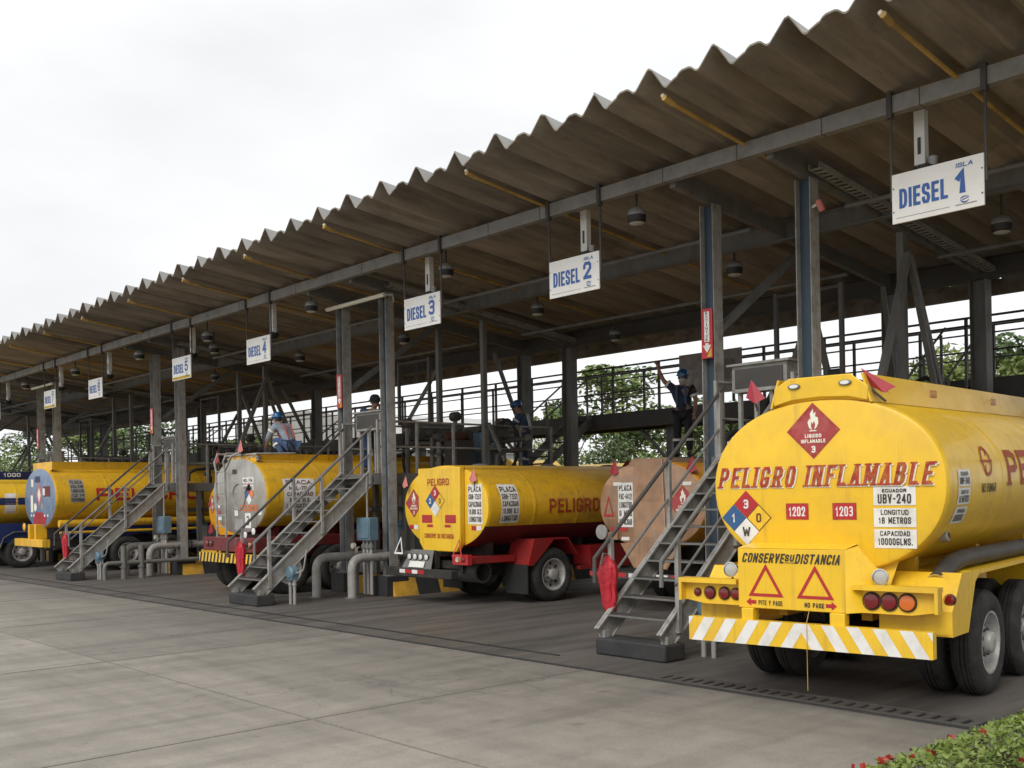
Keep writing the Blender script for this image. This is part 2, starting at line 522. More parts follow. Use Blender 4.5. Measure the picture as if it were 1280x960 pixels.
LOOP = [(.5, 1), (.8, 1), (1, .85), (1, .15), (.8, 0), (.2, 0), (0, .15), (0, .85), (.2, 1), (.5, 1)]
GLYPH = {
    'I': [[(0, 0), (0, 1)]], '-': [[(.1, .5), (.9, .5)]], '.': [[(0, 0), (0, .02)]], ' ': [],
    'D': [[(0, 0), (0, 1), (.55, 1), (.85, .92), (1, .72), (1, .28), (.85, .08), (.55, 0), (0, 0)]],
    'E': [[(1, 1), (0, 1), (0, 0), (1, 0)], [(0, .51), (.86, .51)]],
    'S': [[(1, .78), (1, .86), (.8, 1), (.2, 1), (0, .86), (0, .68), (.15, .56), (.85, .44), (1, .32), (1, .14), (.8, 0), (.2, 0), (0, .14), (0, .22)]],
    'L': [[(0, 1), (0, 0), (1, 0)]], 'P': [[(0, 0), (0, 1), (.7, 1), (1, .87), (1, .58), (.7, .45), (0, .45)]],
    'G': [[(1, .80), (1, .86), (.8, 1), (.2, 1), (0, .86), (0, .14), (.2, 0), (.8, 0), (1, .14), (1, .42), (.6, .42)]],
    'C': [[(1, .80), (1, .86), (.8, 1), (.2, 1), (0, .86), (0, .14), (.2, 0), (.8, 0), (1, .14), (1, .20)]],
    'R': [[(0, 0), (0, 1), (.7, 1), (1, .87), (1, .60), (.7, .47), (0, .47)], [(.5, .47), (1, 0)]],
    'O': [LOOP], '0': [LOOP], 'Q': [LOOP, [(.6, .3), (1, -.05)]], 'N': [[(0, 0), (0, 1)], [(0, 1), (1, 0)], [(1, 0), (1, 1)]],
    'F': [[(0, 0), (0, 1), (1, 1)], [(0, .52), (.8, .52)]], 'A': [[(0, 0), (.5, 1)], [(.5, 1), (1, 0)], [(.18, .32), (.82, .32)]],
    'M': [[(0, 0), (0, 1)], [(0, 1), (.5, .25)], [(.5, .25), (1, 1)], [(1, 1), (1, 0)]],
    'B': [[(0, 0), (0, 1), (.7, 1), (.95, .88), (.95, .65), (.7, .53), (0, .53)], [(.7, .53), (1, .4), (1, .13), (.7, 0), (0, 0)]],
    'T': [[(0, 1), (1, 1)], [(.5, 1), (.5, 0)]], 'U': [[(0, 1), (0, .15), (.2, 0), (.8, 0), (1, .15), (1, 1)]],
    'V': [[(0, 1), (.5, 0)], [(.5, 0), (1, 1)]], 'Y': [[(0, 1), (.5, .45)], [(1, 1), (.5, .45), (.5, 0)]],
    'W': [[(0, 1), (.25, 0)], [(.25, 0), (.5, .7)], [(.5, .7), (.75, 0)], [(.75, 0), (1, 1)]], 'X': [[(0, 0), (1, 1)], [(0, 1), (1, 0)]],
    '1': [[(0, .74), (.55, 1), (.55, 0)]], '2': [[(0, .72), (0, .86), (.2, 1), (.8, 1), (1, .86), (1, .62), (.05, .02)], [(0, 0), (1, 0)]],
    '3': [[(.03, .90), (.2, 1), (.8, 1), (1, .87), (1, .62), (.75, .52), (.35, .52)], [(.75, .52), (1, .42), (1, .14), (.8, 0), (.2, 0), (.03, .10)]],
    '4': [[(.75, 0), (.75, 1)], [(.75, 1), (0, .28)], [(0, .28), (1, .28)]],
    '5': [[(.95, 1), (.05, 1), (.02, .58), (.75, .6), (1, .46), (1, .14), (.8, 0), (.2, 0), (0, .13), (0, .2)]],
    '6': [[(1, .78), (1, .87), (.8, 1), (.2, 1), (0, .86), (0, .14), (.2, 0), (.8, 0), (1, .14), (1, .42), (.8, .55), (.05, .5)]],
    '7': [[(0, 1), (1, 1), (.35, 0)]], '8': [[(.25, .53), (.75, .53), (1, .42), (1, .13), (.8, 0), (.2, 0), (0, .13), (0, .42), (.25, .53), (.02, .65), (.02, .87), (.2, 1), (.8, 1), (.98, .87), (.98, .65), (.75, .53)]],
    '9': [[(0, .22), (0, .13), (.2, 0), (.8, 0), (1, .14), (1, .86), (.8, 1), (.2, 1), (0, .86), (0, .58), (.2, .45), (.95, .5)]],
}
GW = {'I': 0.0, '.': 0.0, ' ': .55, '1': .62, 'M': 1.35, 'W': 1.5, 'E': .85, 'L': .8, 'F': .82, '-': .5}


def stroke_text(mb, s, M, w, h, m, t, shear=0.0, dx=0.0, dy=0.0, serif=False, gap=.45, mapf=None, cr=1.9):
    # painted lettering built from pen strokes of width t, fitted to a box w x h
    # letter width u (between stem centres) from: sum(GW) * u + (n * t) + gaps = w
    n = len(s)
    sumw = sum(GW.get(c, 1.0) for c in s)
    t = min(t, w / (cr * sumw + n + (n - 1) * (gap * 1.6 + (.55 if serif else 0)))) if sumw else t
    gp = gap * t * 1.6 + (.55 * t if serif else 0)
    u = max(t * .9, (w - n * t - (n - 1) * gp) / max(sumw, .001)) if sumw else 0
    x = -w / 2
    tot = sumw * u + n * t + (n - 1) * gp
    fx = w / tot
    lay = 0

    def put(poly):
        nonlocal lay
        pts = [((px + w / 2) * fx - w / 2 + shear * py + dx, py + dy) for px, py in poly]
        if mapf:
            vs = [mapf(*p) for p in pts]
            vs = [(a, b - lay * .00025, c) for a, b, c in vs]
            mb.add(vs, [tuple(range(len(vs)))], m)
        else:
            mb.add([(px, py, lay * .00025) for px, py in pts], [tuple(range(len(pts)))], m, M)

    for ch in s:
        cw = GW.get(ch, 1.0) * u
        for st in GLYPH[ch]:
            P = [Vector((x + t / 2 + a * cw if GW.get(ch, 1) else x + t / 2, -h / 2 + t / 2 + b_ * (h - t), 0)) for a, b_ in st]
            closed = (P[0] - P[-1]).length < 1e-6 and len(P) > 2
            L, Rr = [], []
            for i, p in enumerate(P):
                pa = P[i - 1] if i else (P[-2] if closed else None)
                pb = P[i + 1] if i < len(P) - 1 else (P[1] if closed else None)
                d1 = (p - pa).normalized() if pa is not None else None
                d2 = (pb - p).normalized() if pb is not None else None
                d1 = d1 or d2
                d2 = d2 or d1
                n1, n2 = Vector((-d1.y, d1.x, 0)), Vector((-d2.y, d2.x, 0))
                mn = (n1 + n2)
                mn = mn.normalized() if mn.length > .1 else n1
                k = min(1.6, 1 / max(.3, mn.dot(n1)))
                e = Vector((0, 0, 0))
                if not closed and i == 0:
                    e = -d2 * t / 2
                if not closed and i == len(P) - 1:
                    e = d1 * t / 2
                L.append(p + e + mn * k * t / 2)
                Rr.append(p + e - mn * k * t / 2)
            for i in range(len(P) - 1):
                q = max(1, int((P[i + 1] - P[i]).length / .05)) if mapf else 1
                for j in range(q):
                    a0, a1 = j / q, (j + 1) / q
                    la, lb = L[i].lerp(L[i + 1], a0), L[i].lerp(L[i + 1], a1)
                    ra, rb = Rr[i].lerp(Rr[i + 1], a0), Rr[i].lerp(Rr[i + 1], a1)
                    put([(la.x, la.y), (ra.x, ra.y), (rb.x, rb.y), (lb.x, lb.y)])
            lay += 1
            if serif:
                for p in (P[0], P[-1]):
                    if closed:
                        continue
                    edge = p.y < -h / 2 + t or p.y > h / 2 - t
                    if edge:
                        yy = -h / 2 if p.y < 0 else h / 2 - t * .5
                        put([(p.x - t * 1.05, yy), (p.x + t * 1.05, yy), (p.x + t * 1.05, yy + t * .5), (p.x - t * 1.05, yy + t * .5)])
                        lay += 1
        x += cw + t + gp


TXT = {}


def text_mesh(s, bold=0.0, shear=0.0):
    k = (s, bold, shear)
    if k not in TXT:
        cu = bpy.data.curves.new('lettering', 'FONT')
        cu.body = s
        cu.size = 1
        cu.offset = bold
        cu.shear = shear
        cu.resolution_u = 3
        cu.fill_mode = 'FRONT'
        o = bpy.data.objects.new('lettering', cu)
        C.objects.link(o)
        dg = bpy.context.evaluated_depsgraph_get()
        me = bpy.data.meshes.new_from_object(o.evaluated_get(dg))
        TXT[k] = ([tuple(v.co) for v in me.vertices], [tuple(p.vertices) for p in me.polygons])
        bpy.data.objects.remove(o)
        bpy.data.curves.remove(cu)
        bpy.data.meshes.remove(me)
    return TXT[k]


def tag(o, label=None, cat=None, group=None, kind=None):
    if label:
        o['label'] = label
    if cat:
        o['category'] = cat
    if group:
        o['group'] = group
    if kind:
        o['kind'] = kind
    return o


def thing(name, label, cat, loc=(0, 0, 0), rz=0.0, group=None):
    o = bpy.data.objects.new(name, None)
    o.empty_display_size = .2
    C.objects.link(o)
    o.location = loc
    o.rotation_euler = (0, 0, rz)
    return tag(o, label, cat, group)


def dup(root, loc, rz=None, label=None, mirror=False):
    r = root.copy()
    C.objects.link(r)
    r.location = loc
    if rz is not None:
        r.rotation_euler = (0, 0, rz)
    if label:
        r['label'] = label

    def kids(a, b):
        for ch in list(a.children):
            c = ch.copy()
            C.objects.link(c)
            c.parent = b
            kids(ch, c)
    kids(root, r)
    return r


def faceM(x, v, h):
    # plane facing -X (towards the photographer's side): local x runs to -Y, local y runs up
    return Matrix(((0, 0, -1, x), (-1, 0, 0, v), (0, 1, 0, h), (0, 0, 0, 1)))


def sideM(x, v, h):
    # plane facing -Y: local x runs to +X, local y runs up
    return Matrix(((1, 0, 0, x), (0, 0, -1, v), (0, 1, 0, h), (0, 0, 0, 1)))


def rect(a, b, c, d):
    return [(a, c), (b, c), (b, d), (a, d)]


def disc(r, n=20, sx=1, sy=1):
    return [(r * sx * math.cos(2 * math.pi * k / n), r * sy * math.sin(2 * math.pi * k / n)) for k in range(n)]


PITCH = 9.78
ISL = [8.5 + PITCH * k for k in range(-1, 6)]
ISLN = ['right of DIESEL 1', 'between DIESEL 1 and DIESEL 2', 'between DIESEL 3 and DIESEL 4', 'between DIESEL 5 and DIESEL 6',
        'between DIESEL 7 and DIESEL 8', 'beyond DIESEL 9', 'at the far end']

# ------------------------------------------------------------ ground
def sheet(name, x0, x1, y0, y1, z, m, nx=1, ny=1):
    b = MB()
    for i in range(nx):
        for j in range(ny):
            xa, xb = x0 + (x1 - x0) * i / nx, x0 + (x1 - x0) * (i + 1) / nx
            ya, yb = y0 + (y1 - y0) * j / ny, y0 + (y1 - y0) * (j + 1) / ny
            b.add([(xa, ya, z), (xb, ya, z), (xb, yb, z), (xa, yb, z)], [(0, 1, 2, 3)], m)
    return tag(b.build(name, smooth=False), kind='structure')


sheet('ground', -500, 700, -500, 900, -0.012, 'land')
sheet('concrete_apron', -40, 8.56, -30, 90, 0.0, 'apron')
sheet('bay_floor', 8.56, 24, -14, 90, 0.0, 'bay_floor')
b = MB()
for x in (4.95, 1.1, -2.8, -6.7):
    b.box(x - .007, x + .007, -30, 90, 0.001, 0.005, 'joint')
for k in range(-7, 17):
    y = 8.25 + 4.9 * k
    for xa, xb in ((-30, -6.712), (-6.688, -2.812), (-2.788, 1.088), (1.112, 4.938), (4.962, 8.52)):
        b.box(xa, xb, y - .006, y + .006, 0.001, 0.005, 'joint')
tag(b.build('apron_joints', smooth=False), kind='structure')
b = MB()
b.box(8.50, 8.56, -14, 90, 0.001, 0.010, 'kerb_black')
b.box(9.02, 9.06, 9.2, 90, 0.005, 0.012, 'kerb_black')
tag(b.build('floor_edge_joint', smooth=False), kind='structure')
b = MB()
b.box(8.575, 8.86, -6, 7.3, 0.001, 0.006, 'black')
b.box(8.565, 8.60, -6, 7.3, 0.006, 0.022, 'grate')
b.box(8.83, 8.88, -6, 7.3, 0.006, 0.024, 'grate')
y = -6
while y < 7.28:
    b.box(8.60, 8.83, y, y + .075, 0.006, 0.019, 'grate')
    y += .135
tag(b.build('drain_grating', smooth=False), 'long rusty drain grating set between the pale apron and the dark bay floor', 'drain')

# ------------------------------------------------------------ canopy
def roof_h(x):                       # underside of the troughs
    return 6.58 - 0.115 * (x - 11.46)


X0, X1 = 9.66, 19.62
canopy = thing('loading_canopy', 'long open canopy with brown corrugated roof on grey and blue steel columns', 'canopy', (14, 24, 0))
OFF = Vector((14, 24, 0))


def cb(mb, name, parent=canopy, **k):
    # build in world coordinates under the canopy (or one of its parts)
    off = OFF if parent == canopy else OFF
    if parent == canopy:
        mb.v = [tuple(Vector(p) - OFF) for p in mb.v]
    else:
        mb.v = [tuple(Vector(p) - OFF - parent.location) for p in mb.v]
    return mb.build(name, parent, **k)


RP = 0.937
PROF = [(0, .265), (.03, .262), (.225, .066), (.255, .056), (.285, .062), (.35, .112), (.39, .124), (.50, .120), (.545, .098), (.575, .068), (.605, .060), (.70, .022), (.735, .002), (.77, .006), (.80, .03), (.97, .255)]
ROW0, ROW1 = -3.5, 58.5
b = MB()
nmod = int((ROW1 - ROW0) / RP) + 1
line = []
for k in range(nmod):
    for t, hgt in PROF:
        line.append((5.28 - RP * 10 + (k + t) * RP, hgt))
rng = random.Random(3)
xs = [X0, 11.0, 12.8, 14.7, 16.6, 18.2, X1]
vs, fs = [], []
T = .022
jit = {}
for i, x in enumerate(xs):
    for q, (y, hgt) in enumerate(line):
        k = q // len(PROF)
        if i == 0:
            jit.setdefault(k, (rng.uniform(-.03, .03), rng.uniform(-.014, .014)))
        xx = x + (jit[k][0] if i == 0 else 0)
        z = roof_h(xx) + hgt + jit[k][1] * (1 if i < 2 else .3)
        vs.append((xx, y, z))
        vs.append((xx, y, z + T))
n = len(line)
ft = []
for i in range(len(xs) - 1):
    for q in range(n - 1):
        a, c = 2 * (i * n + q), 2 * ((i + 1) * n + q)
        fs.append((a, a + 2, c + 2, c))
        ft.append((a + 1, c + 1, c + 3, a + 3))
for q in range(n - 1):
    a, c = 2 * q, 2 * ((len(xs) - 1) * n + q)
    fs.append((a, a + 1, a + 3, a + 2))
    fs.append((c, c + 2, c + 3, c + 1))
b.add(vs, fs, 'roof_sheet')
k = b.mi('roof_top')
b.f += [list(f) for f in ft]
b.m += [k] * len(ft)
roof = cb(b, 'roof_sheeting', smooth=False)


def channel(mb, x, y0, y1, z0, z1, t=.07, m='steel_grey'):
    mb.box(x - .012, x + .012, y0, y1, z0 + .02, z1 - .02, m)
    mb.box(x - t, x + t, y0, y1, z1 - .02, z1, m)
    mb.box(x - t, x + t, y0, y1, z0, z0 + .02, m)


b = MB()
BX = 11.46
b.box(BX - .06, BX + .06, -3.4, 58, 6.352, 6.55, 'steel_mid')
for k in range(-3, 48):
    y = .6 + 1.25 * k
    b.box(BX - .063, BX + .063, y, y + .012, 6.349, 6.553, 'steel_dark')
cb(b, 'eave_beam', smooth=False)
b = MB()
h = roof_h(14.3)
channel(b, 14.3, -3.4, 58, h - .30, h - .005)
cb(b, 'middle_beam', smooth=False)
b = MB()
h = roof_h(17.7)
channel(b, 17.7, -3.4, 58, h - .36, h - .005, .09, 'steel_dark')
cb(b, 'rear_beam', smooth=False)
b = MB()
h = roof_h(19.55)
b.box(19.50, 19.53, ROW0, ROW1, h - .10, h + .17, 'roof_sheet')
b.box(19.531, 19.68, ROW0, ROW1, h - .10, h - .08, 'roof_sheet')
b.box(19.66, 19.68, ROW0, ROW1, h - .079, h + .08, 'roof_sheet')
cb(b, 'gutter', smooth=False)

# rafters, columns, posts
for i, zc in enumerate(ISL[:-1]):
    for s in (-1, 1):
        y = zc + .8 * s
        b = MB()
        b.bar((11.55, y, roof_h(11.55) - .17), (17.6, y, roof_h(17.6) - .17), .10, .22, 'steel_grey')
        cb(b, 'rafter', smooth=False)
        for x, top, ww, dd in ((12.4, roof_h(12.4) - .29, .22, .21), (17.7, roof_h(17.7) - .37, .26, .24)):
            b = MB()
            fm = 'steel_grey' if x < 15 else 'steel_grey'
            for e in (-1, 1):
                b.box(x - dd / 2, x + dd / 2, y + e * ww / 2 - .006, y + e * ww / 2 + .006, .42, top, 'steel_light' if x < 15 else 'steel_grey')
            col = cb(b, 'column', smooth=False)
            w_ = MB()
            w_.box(x - .006, x + .006, y - ww / 2 + .007, y + ww / 2 - .007, .42, top, 'col_blue' if x < 15 else 'steel_grey')
            cb(w_, 'web', col, smooth=False)
            p_ = MB()
            p_.box(x - .27, x + .27, y - .24, y + .24, 0, .40, 'kerb_black')
            p_.box(x - .17, x + .17, y - .17, y + .17, .40, .42, 'steel_grey')
            cb(p_, 'base', col, bevel=.03)
        # slim inner post under the middle of the roof, with its braces
        b = MB()
        x = 15.0
        b.box(x - .055, x + .055, y - .055, y + .055, .3, roof_h(x) - .29, 'steel_grey')
        cb(b, 'inner_post', smooth=False)
    y0, y1 = zc - .8, zc + .8
    bars = [((12.52, y1, 4.35), (14.75, y1, 5.85), .11), ((17.7, zc + .72, 3.2), (16.1, zc + .1, 5.35), .08)]
    if i % 2 == 1:
        bars += [((15.0, y0 - .10, 5.55), (13.75, y0 - .10, 2.75), .10), ((15.0, y0 - .11, 5.53), (16.3, y0 - .11, 2.75), .10), ((15.06, y0 - .2, 4.9), (15.9, y0 - .2, 2.75), .08),
                 ((15.0, y1 + .1, 5.6), (16.2, y1 + .1, 2.75), .09), ((15.0, y1 + .11, 4.6), (13.9, y1 + .11, 2.75), .08)]
    else:
        bars += [((15.0, y1 + .07, 4.95), (14.5, y1 + .75, 3.6), .08), ((15.06, y0 - .07, 3.6), (15.06, y0 - .6, 2.75), .07)]
    for pa, pb, wd in bars:
        b = MB()
        b.bar(pa, pb, wd, wd * .9, 'steel_grey')
        cb(b, 'brace', smooth=False)
    # perforated cable tray beside the right-hand rafter
    b = MB()
    y = zc - .98
    pa, pb = Vector((12.3, y, roof_h(12.3) - .17)), Vector((18.0, y, roof_h(18.0) - .22))
    for e in (-1, 1):
        b.bar(pa + Vector((0, e * .08, 0)), pb + Vector((0, e * .08, 0)), .015, .08, 'steel_light')
    for q in range(46):
        p = pa.lerp(pb, (q + .5) / 46)
        b.box(p.x - .035, p.x + .035, p.y - .07, p.y + .07, p.z - .035, p.z - .025, 'steel_light')
    cb(b, 'cable_tray', smooth=False)
# ties between bays, carried under the roof
for i in range(len(ISL) - 2):
    for x, dz in ((13.4, .36), (16.2, .36)):
        b = MB()
        z = roof_h(x) - dz
        b.tube([(x, ISL[i] + .8, z), (x, ISL[i + 1] - .8, z)], .035, 'steel_grey', 8)
        cb(b, 'tie_rod')
# yellow foam pipes running down the roof slope
for y in (-3.0, -.3, 2.4, 5.18, 8.0, 11.73, 15.64, 18.55, 21.32, 24.27, 27.3, 30.2, 33.2, 36.2, 39.1, 42, 45, 48, 51):
    b = MB()
    pts = [(9.95, y, roof_h(9.95) - .04), (11.2, y, roof_h(11.2) - .055), (11.9, y, roof_h(11.9) - .06), (16.8, y, roof_h(16.8) - .06)]
    b.tube(pts, .026, 'pipe_yellow', 8)
    b.tube([(9.80, y, roof_h(9.8) - .02), (9.97, y, roof_h(9.97) - .04)], .038, 'pipe_yellow', 8)
    b.tube([(9.86, y + .01, roof_h(9.9) - .02), (9.84, y + .06, roof_h(9.9) + .05)], .028, 'cream', 8)
    cb(b, 'sprinkler_pipe')

# ------------------------------------------------------------ rear catwalk
cw = thing('catwalk', 'raised dark steel catwalk with handrails running behind the whole canopy', 'catwalk', (19.5, 24, 0))


def bw(mb, name, root, **k):
    mb.v = [tuple(Vector(p) - root.location) for p in mb.v]
    return mb.build(name, root, **k)


b = MB()
b.box(18.88, 20.12, -6, 58, 3.90, 3.96, 'steel_dark')
b.box(18.86, 18.96, -6, 58, 3.58, 3.90, 'steel_dark')
b.box(20.04, 20.14, -6, 58, 3.58, 3.90, 'steel_dark')
bw(b, 'deck', cw, smooth=False)
for x in (18.92, 20.08):
    b = MB()
    for hh, r in ((1.12, .024), (.98, .018), (.5, .018)):
        b.tube([(x, -6, 3.96 + hh), (x, 58, 3.96 + hh)], r, 'steel_dark', 6)
    y = -6
    while y < 58:
        b.box(x - .025, x + .025, y - .025, y + .025, 3.96, 5.08, 'steel_dark')
        y += 1.45
    bw(b, 'handrail', cw, smooth=False)
for zc in ISL[:-1]:
    for y in (zc - 2.4, zc + 2.6):
        b = MB()
        b.box(19.4, 19.55, y - .08, y + .08, 0, 3.58, 'steel_grey')
        b.bar((19.47, y, 2.7), (19.47, y + .9, 3.55), .07, .07, 'steel_grey')
        bw(b, 'support', cw, smooth=False)
    # sloping gangway from the catwalk down to the island platform
    b = MB()
    for e in (-.38, .38):
        b.bar((18.9, zc + e, 3.85), (17.2, zc + e, 2.66), .05, .18, 'steel_grey')
        b.tube([(18.9, zc + e, 4.95), (17.1, zc + e, 3.7)], .022, 'steel_grey', 6)
        for t in (.1, .5, .9):
            p = Vector((18.9, zc + e, 3.85)).lerp(Vector((17.2, zc + e, 2.66)), t)
            b.box(p.x - .02, p.x + .02, p.y - .02, p.y + .02, p.z, p.z + 1.07, 'steel_grey')
    for q in range(7):
        p = Vector((18.8, zc, 3.82)).lerp(Vector((17.25, zc, 2.74)), q / 6)
        b.box(p.x - .12, p.x + .12, zc - .36, zc + .36, p.z - .015, p.z + .015, 'steel_dark')
    bw(b, 'gangway', cw, smooth=False)

# ------------------------------------------------------------ tank trucks
def sellipse(a, b_, n, k, N):
    t = 2 * math.pi * k / N
    c, s = math.cos(t), math.sin(t)
    return a * math.copysign(abs(c) ** (2 / n), c), b_ * math.copysign(abs(s) ** (2 / n), s)


class Truck:
    def __init__(s, label, loc, yaw=0.0, a=1.2, b=.8, hc=1.9, n=2.2, x0=.3, length=6.2, body='yellow', face=None, lower=None,
                 pitch=0.0, group='tank trucks backed into the loading bays', vc=0.0):
        s.root = thing('tank_truck', label, 'tank truck', (loc[0], loc[1], 0), yaw, group)
        s.a, s.b, s.hc, s.n, s.x0, s.len, s.body, s.vc = a, b, hc, n, x0, length, body, vc
        face = face or body
        N = 72
        rings = [(x0, .955), (x0 + .012, .985), (x0 + .05, 1.0), (x0 + .09, 1.0)]
        for q in range(1, 5):
            x = x0 + length * q / 5
            rings += [(x - .07, 1.0), (x - .04, 1.0), (x - .025, 1.004), (x + .025, 1.004), (x + .04, 1.0), (x + .07, 1.0)]
        rings += [(x0 + length - .14, 1.0), (x0 + length - .1, 1.0), (x0 + length, .97), (x0 + length + .09, .75)]
        mb = MB()
        vs, fs1, fs2, fs3 = [], [], [], []
        for x, sc in rings:
            for k in range(N):
                y, z = sellipse(a * sc, b * sc, n, k, N)
                vs.append((x, y + vc, z + hc))
        for i in range(len(rings) - 1):
            for k in range(N):
                f = (i * N + k, i * N + (k + 1) % N, (i + 1) * N + (k + 1) % N, (i + 1) * N + k)
                zz = sum(vs[q][2] for q in f) / 4
                (fs1 if i < 1 else fs3 if lower and zz < lower[0] else fs2).append(f)
        fs1.append(tuple(range(N))[::-1])
        o = len(rings) - 1
        fs2.append(tuple(o * N + k for k in range(N)))
        mb.add(vs, fs1, face)
        k = len(mb.v)
        for fs, m in ((fs2, body), (fs3, lower[1] if lower else body)):
            if fs:
                mi = mb.mi(m)
                for f in fs:
                    mb.f.append(list(f))
                    mb.m.append(mi)
        s.tank = mb.build('tank', s.root)
        s.tank.rotation_euler = (0, -pitch, 0)

    def surf(s, h):
        q = min(1, abs((h - s.hc) / s.b))
        return s.a * (1 - q ** s.n) ** (1 / s.n)

    def onside(s, xc, hc):
        return lambda px, py: (xc + px, s.vc - s.surf(hc + py) - .007, hc + py)

    def onside2(s, xc, hc):
        return lambda px, py: (xc + px, s.vc - s.surf(hc + py) - .004, hc + py)

    def plate_side(s, mb, x0, x1, h0, h1, m):
        K = 8
        f = s.onside2(0, 0)
        vs = [f(x, h0 + (h1 - h0) * k / K) for k in range(K + 1) for x in (x0, x1)]
        mb.add(vs, [(2 * k, 2 * k + 1, 2 * k + 3, 2 * k + 2) for k in range(K)], m)

    def coaming(s, w0, w1, top, x0=None, x1=None, m=None, plate=True):
        # raised spill box along the tank's crown, flared, open on top, with manhole lids inside
        m = m or s.body
        x0 = s.x0 - .005 if x0 is None else x0
        x1 = s.x0 + s.len - .3 if x1 is None else x1
        base = s.hc + s.b * .93
        mb = MB()
        for e in (-1, 1):
            vs = [(x0, s.vc + e * w0, base), (x1, s.vc + e * w0, base), (x1, s.vc + e * w1, top), (x0, s.vc + e * w1, top),
                  (x0, s.vc + e * (w0 - .02), base), (x1, s.vc + e * (w0 - .02), base), (x1, s.vc + e * (w1 - .02), top), (x0, s.vc + e * (w1 - .02), top)]
            mb.add(vs, [(0, 1, 2, 3), (4, 7, 6, 5), (3, 2, 6, 7), (0, 3, 7, 4), (1, 5, 6, 2)], m)
        for xa in ((x0, x1 - .02) if plate else (x1 - .02,)):
            vs = [(x, s.vc + e * w, z) for x in (xa, xa + .02) for z, w in ((base - .02, w0 - .021), (top, w1 - .021)) for e in (-1, 1)]
            mb.add(vs, [(0, 1, 3, 2), (4, 6, 7, 5), (2, 3, 7, 6)], m)
        o = mb.build('coaming', s.root, smooth=False)
        o.rotation_euler = s.tank.rotation_euler
        for q in range(3):
            x = x0 + (x1 - x0) * (q + .5) / 3
            l = MB()
            l.lathe([(0, .27), (.12, .27), (.14, .24), (.19, .12), (.2, 0)], (x, s.vc, s.hc + s.b - .16), (0, 0, 1), 'steel_grey', 20)
            lo = l.build('manhole_lid', s.root)
            lo.rotation_euler = s.tank.rotation_euler
        return o

    def chassis(s, m='chassis', h=.78, x0=.35, x1=None, cross=True):
        x1 = x1 or s.x0 + s.len + 1.6
        mb = MB()
        for e in (-.42, .42):
            mb.box(x0, x1, e - .05, e + .05, h - .12, h + .14, m)
        k = x0
        while k < x1:
            mb.box(k, k + .08, -.369, .369, h - .06, h + .08, m)
            k += 1.2
        for q in range(5):                     # saddles that carry the tank
            x = s.x0 + .5 + (s.len - 1) * q / 4
            mb.box(x - .05, x + .05, -.75, .75, h + .142, s.hc - s.b * .55, m)
        mb.build('chassis', s.root, smooth=False)

    def wheel(s, x, v, side, r=.505, w=.27, dual=True):
        # side -1: right (outer face towards -Y)
        y = v
        ax = (0, side, 0)
        t = MB()
        hw = w / 2
        prof = [(-hw, r * .60), (-hw, r * .78), (-hw + .015, r * .90), (-hw + .05, r * .975), (-hw + .08, r)]
        for q in (-.06, -.02, .02, .06):       # tread grooves
            prof += [(q - .008, r), (q - .006, r - .014), (q + .006, r - .014), (q + .008, r)]
        prof += [(hw - .08, r), (hw - .05, r * .975), (hw - .02, r * .92), (hw - .008, r * .86), (hw, r * .78), (hw - .005, r * .66), (hw - .02, r * .595)]
        t.lathe(prof, (x, y, r), ax, 'tyre', 40)
        o = t.build('wheel', s.root)
        rm = MB()
        d = hw - .02
        rm.lathe([(-hw, r * .60), (d - .02, r * .585), (d + .005, r * .60), (d + .005, r * .56), (d - .03, r * .53), (d - .10, r * .46), (d - .105, r * .33),
                  (d - .06, r * .29), (d - .055, r * .22), (d + .02, r * .20), (d + .03, r * .15), (d + .03, 0)], (x, y, r), ax, 'rim', 32)
        for k in range(8):
            a = 2 * math.pi * k / 8
            p = Vector((x + math.cos(a) * r * .40, y + side * (d - .101), r + math.sin(a) * r * .40))
            rm.lathe([(0, .028), (.004, .028), (.005, 0)], p, ax, 'black', 8)
            a += .39
            p = Vector((x + math.cos(a) * r * .255, y + side * (d - .06), r + math.sin(a) * r * .255))
            rm.lathe([(0, .016), (.03, .016), (.032, 0)], p, ax, 'steel_dark', 6)
        rm.build('rim', o)
        return o

    def axle(s, x, half, dual=True, r=.505):
        for e in (-1, 1):
            s.wheel(x, e * (half - .135), e, r)
            if dual:
                s.wheel(x, e * (half - .135 - .32), e, r)
        mb = MB()
        mb.tube([(x, -half + .3, r), (x, half - .3, r)], .09, 'chassis', 10)
        mb.build('axle', s.root)

    def cab(s, col='white', w=1.18, x=None, h=2.75):
        x = x or s.x0 + s.len + .45
        prof = [(0, .75), (0, h - .15), (.18, h), (1.25, h), (1.62, 1.75), (2.15, 1.6), (2.25, 1.45), (2.25, .55), (1.5, .55), (1.4, .95), (.7, .95), (.6, .75)]
        mb = MB()
        M = Matrix(((1, 0, 0, x), (0, 0, -1, w), (0, 1, 0, 0), (0, 0, 0, 1)))
        mb.prism(prof, 2 * w, col, M)
        c = mb.build('cab', s.root, bevel=.04)
        g = MB()
        for e in (-1, 1):
            yy = e * (w + .004)
            g.add([(x + .45, yy, 1.75), (x + 1.5, yy, 1.75), (x + 1.2, yy, h - .2), (x + .45, yy, h - .2)], [(0, 1, 2, 3) if e < 0 else (3, 2, 1, 0)], 'glass')
        g.add([(x - .004, -.7, 1.7), (x - .004, .7, 1.7), (x - .004, .7, 2.3), (x - .004, -.7, 2.3)], [(0, 3, 2, 1)], 'glass')
        d = Vector((.37, 0, 1.75 - h)).normalized()
        nrm = Vector((-d.z, 0, d.x)) * .006
        p, q = Vector((x + 1.25, 0, h)) + d * .08 + nrm, Vector((x + 1.62, 0, 1.75)) - d * .06 + nrm
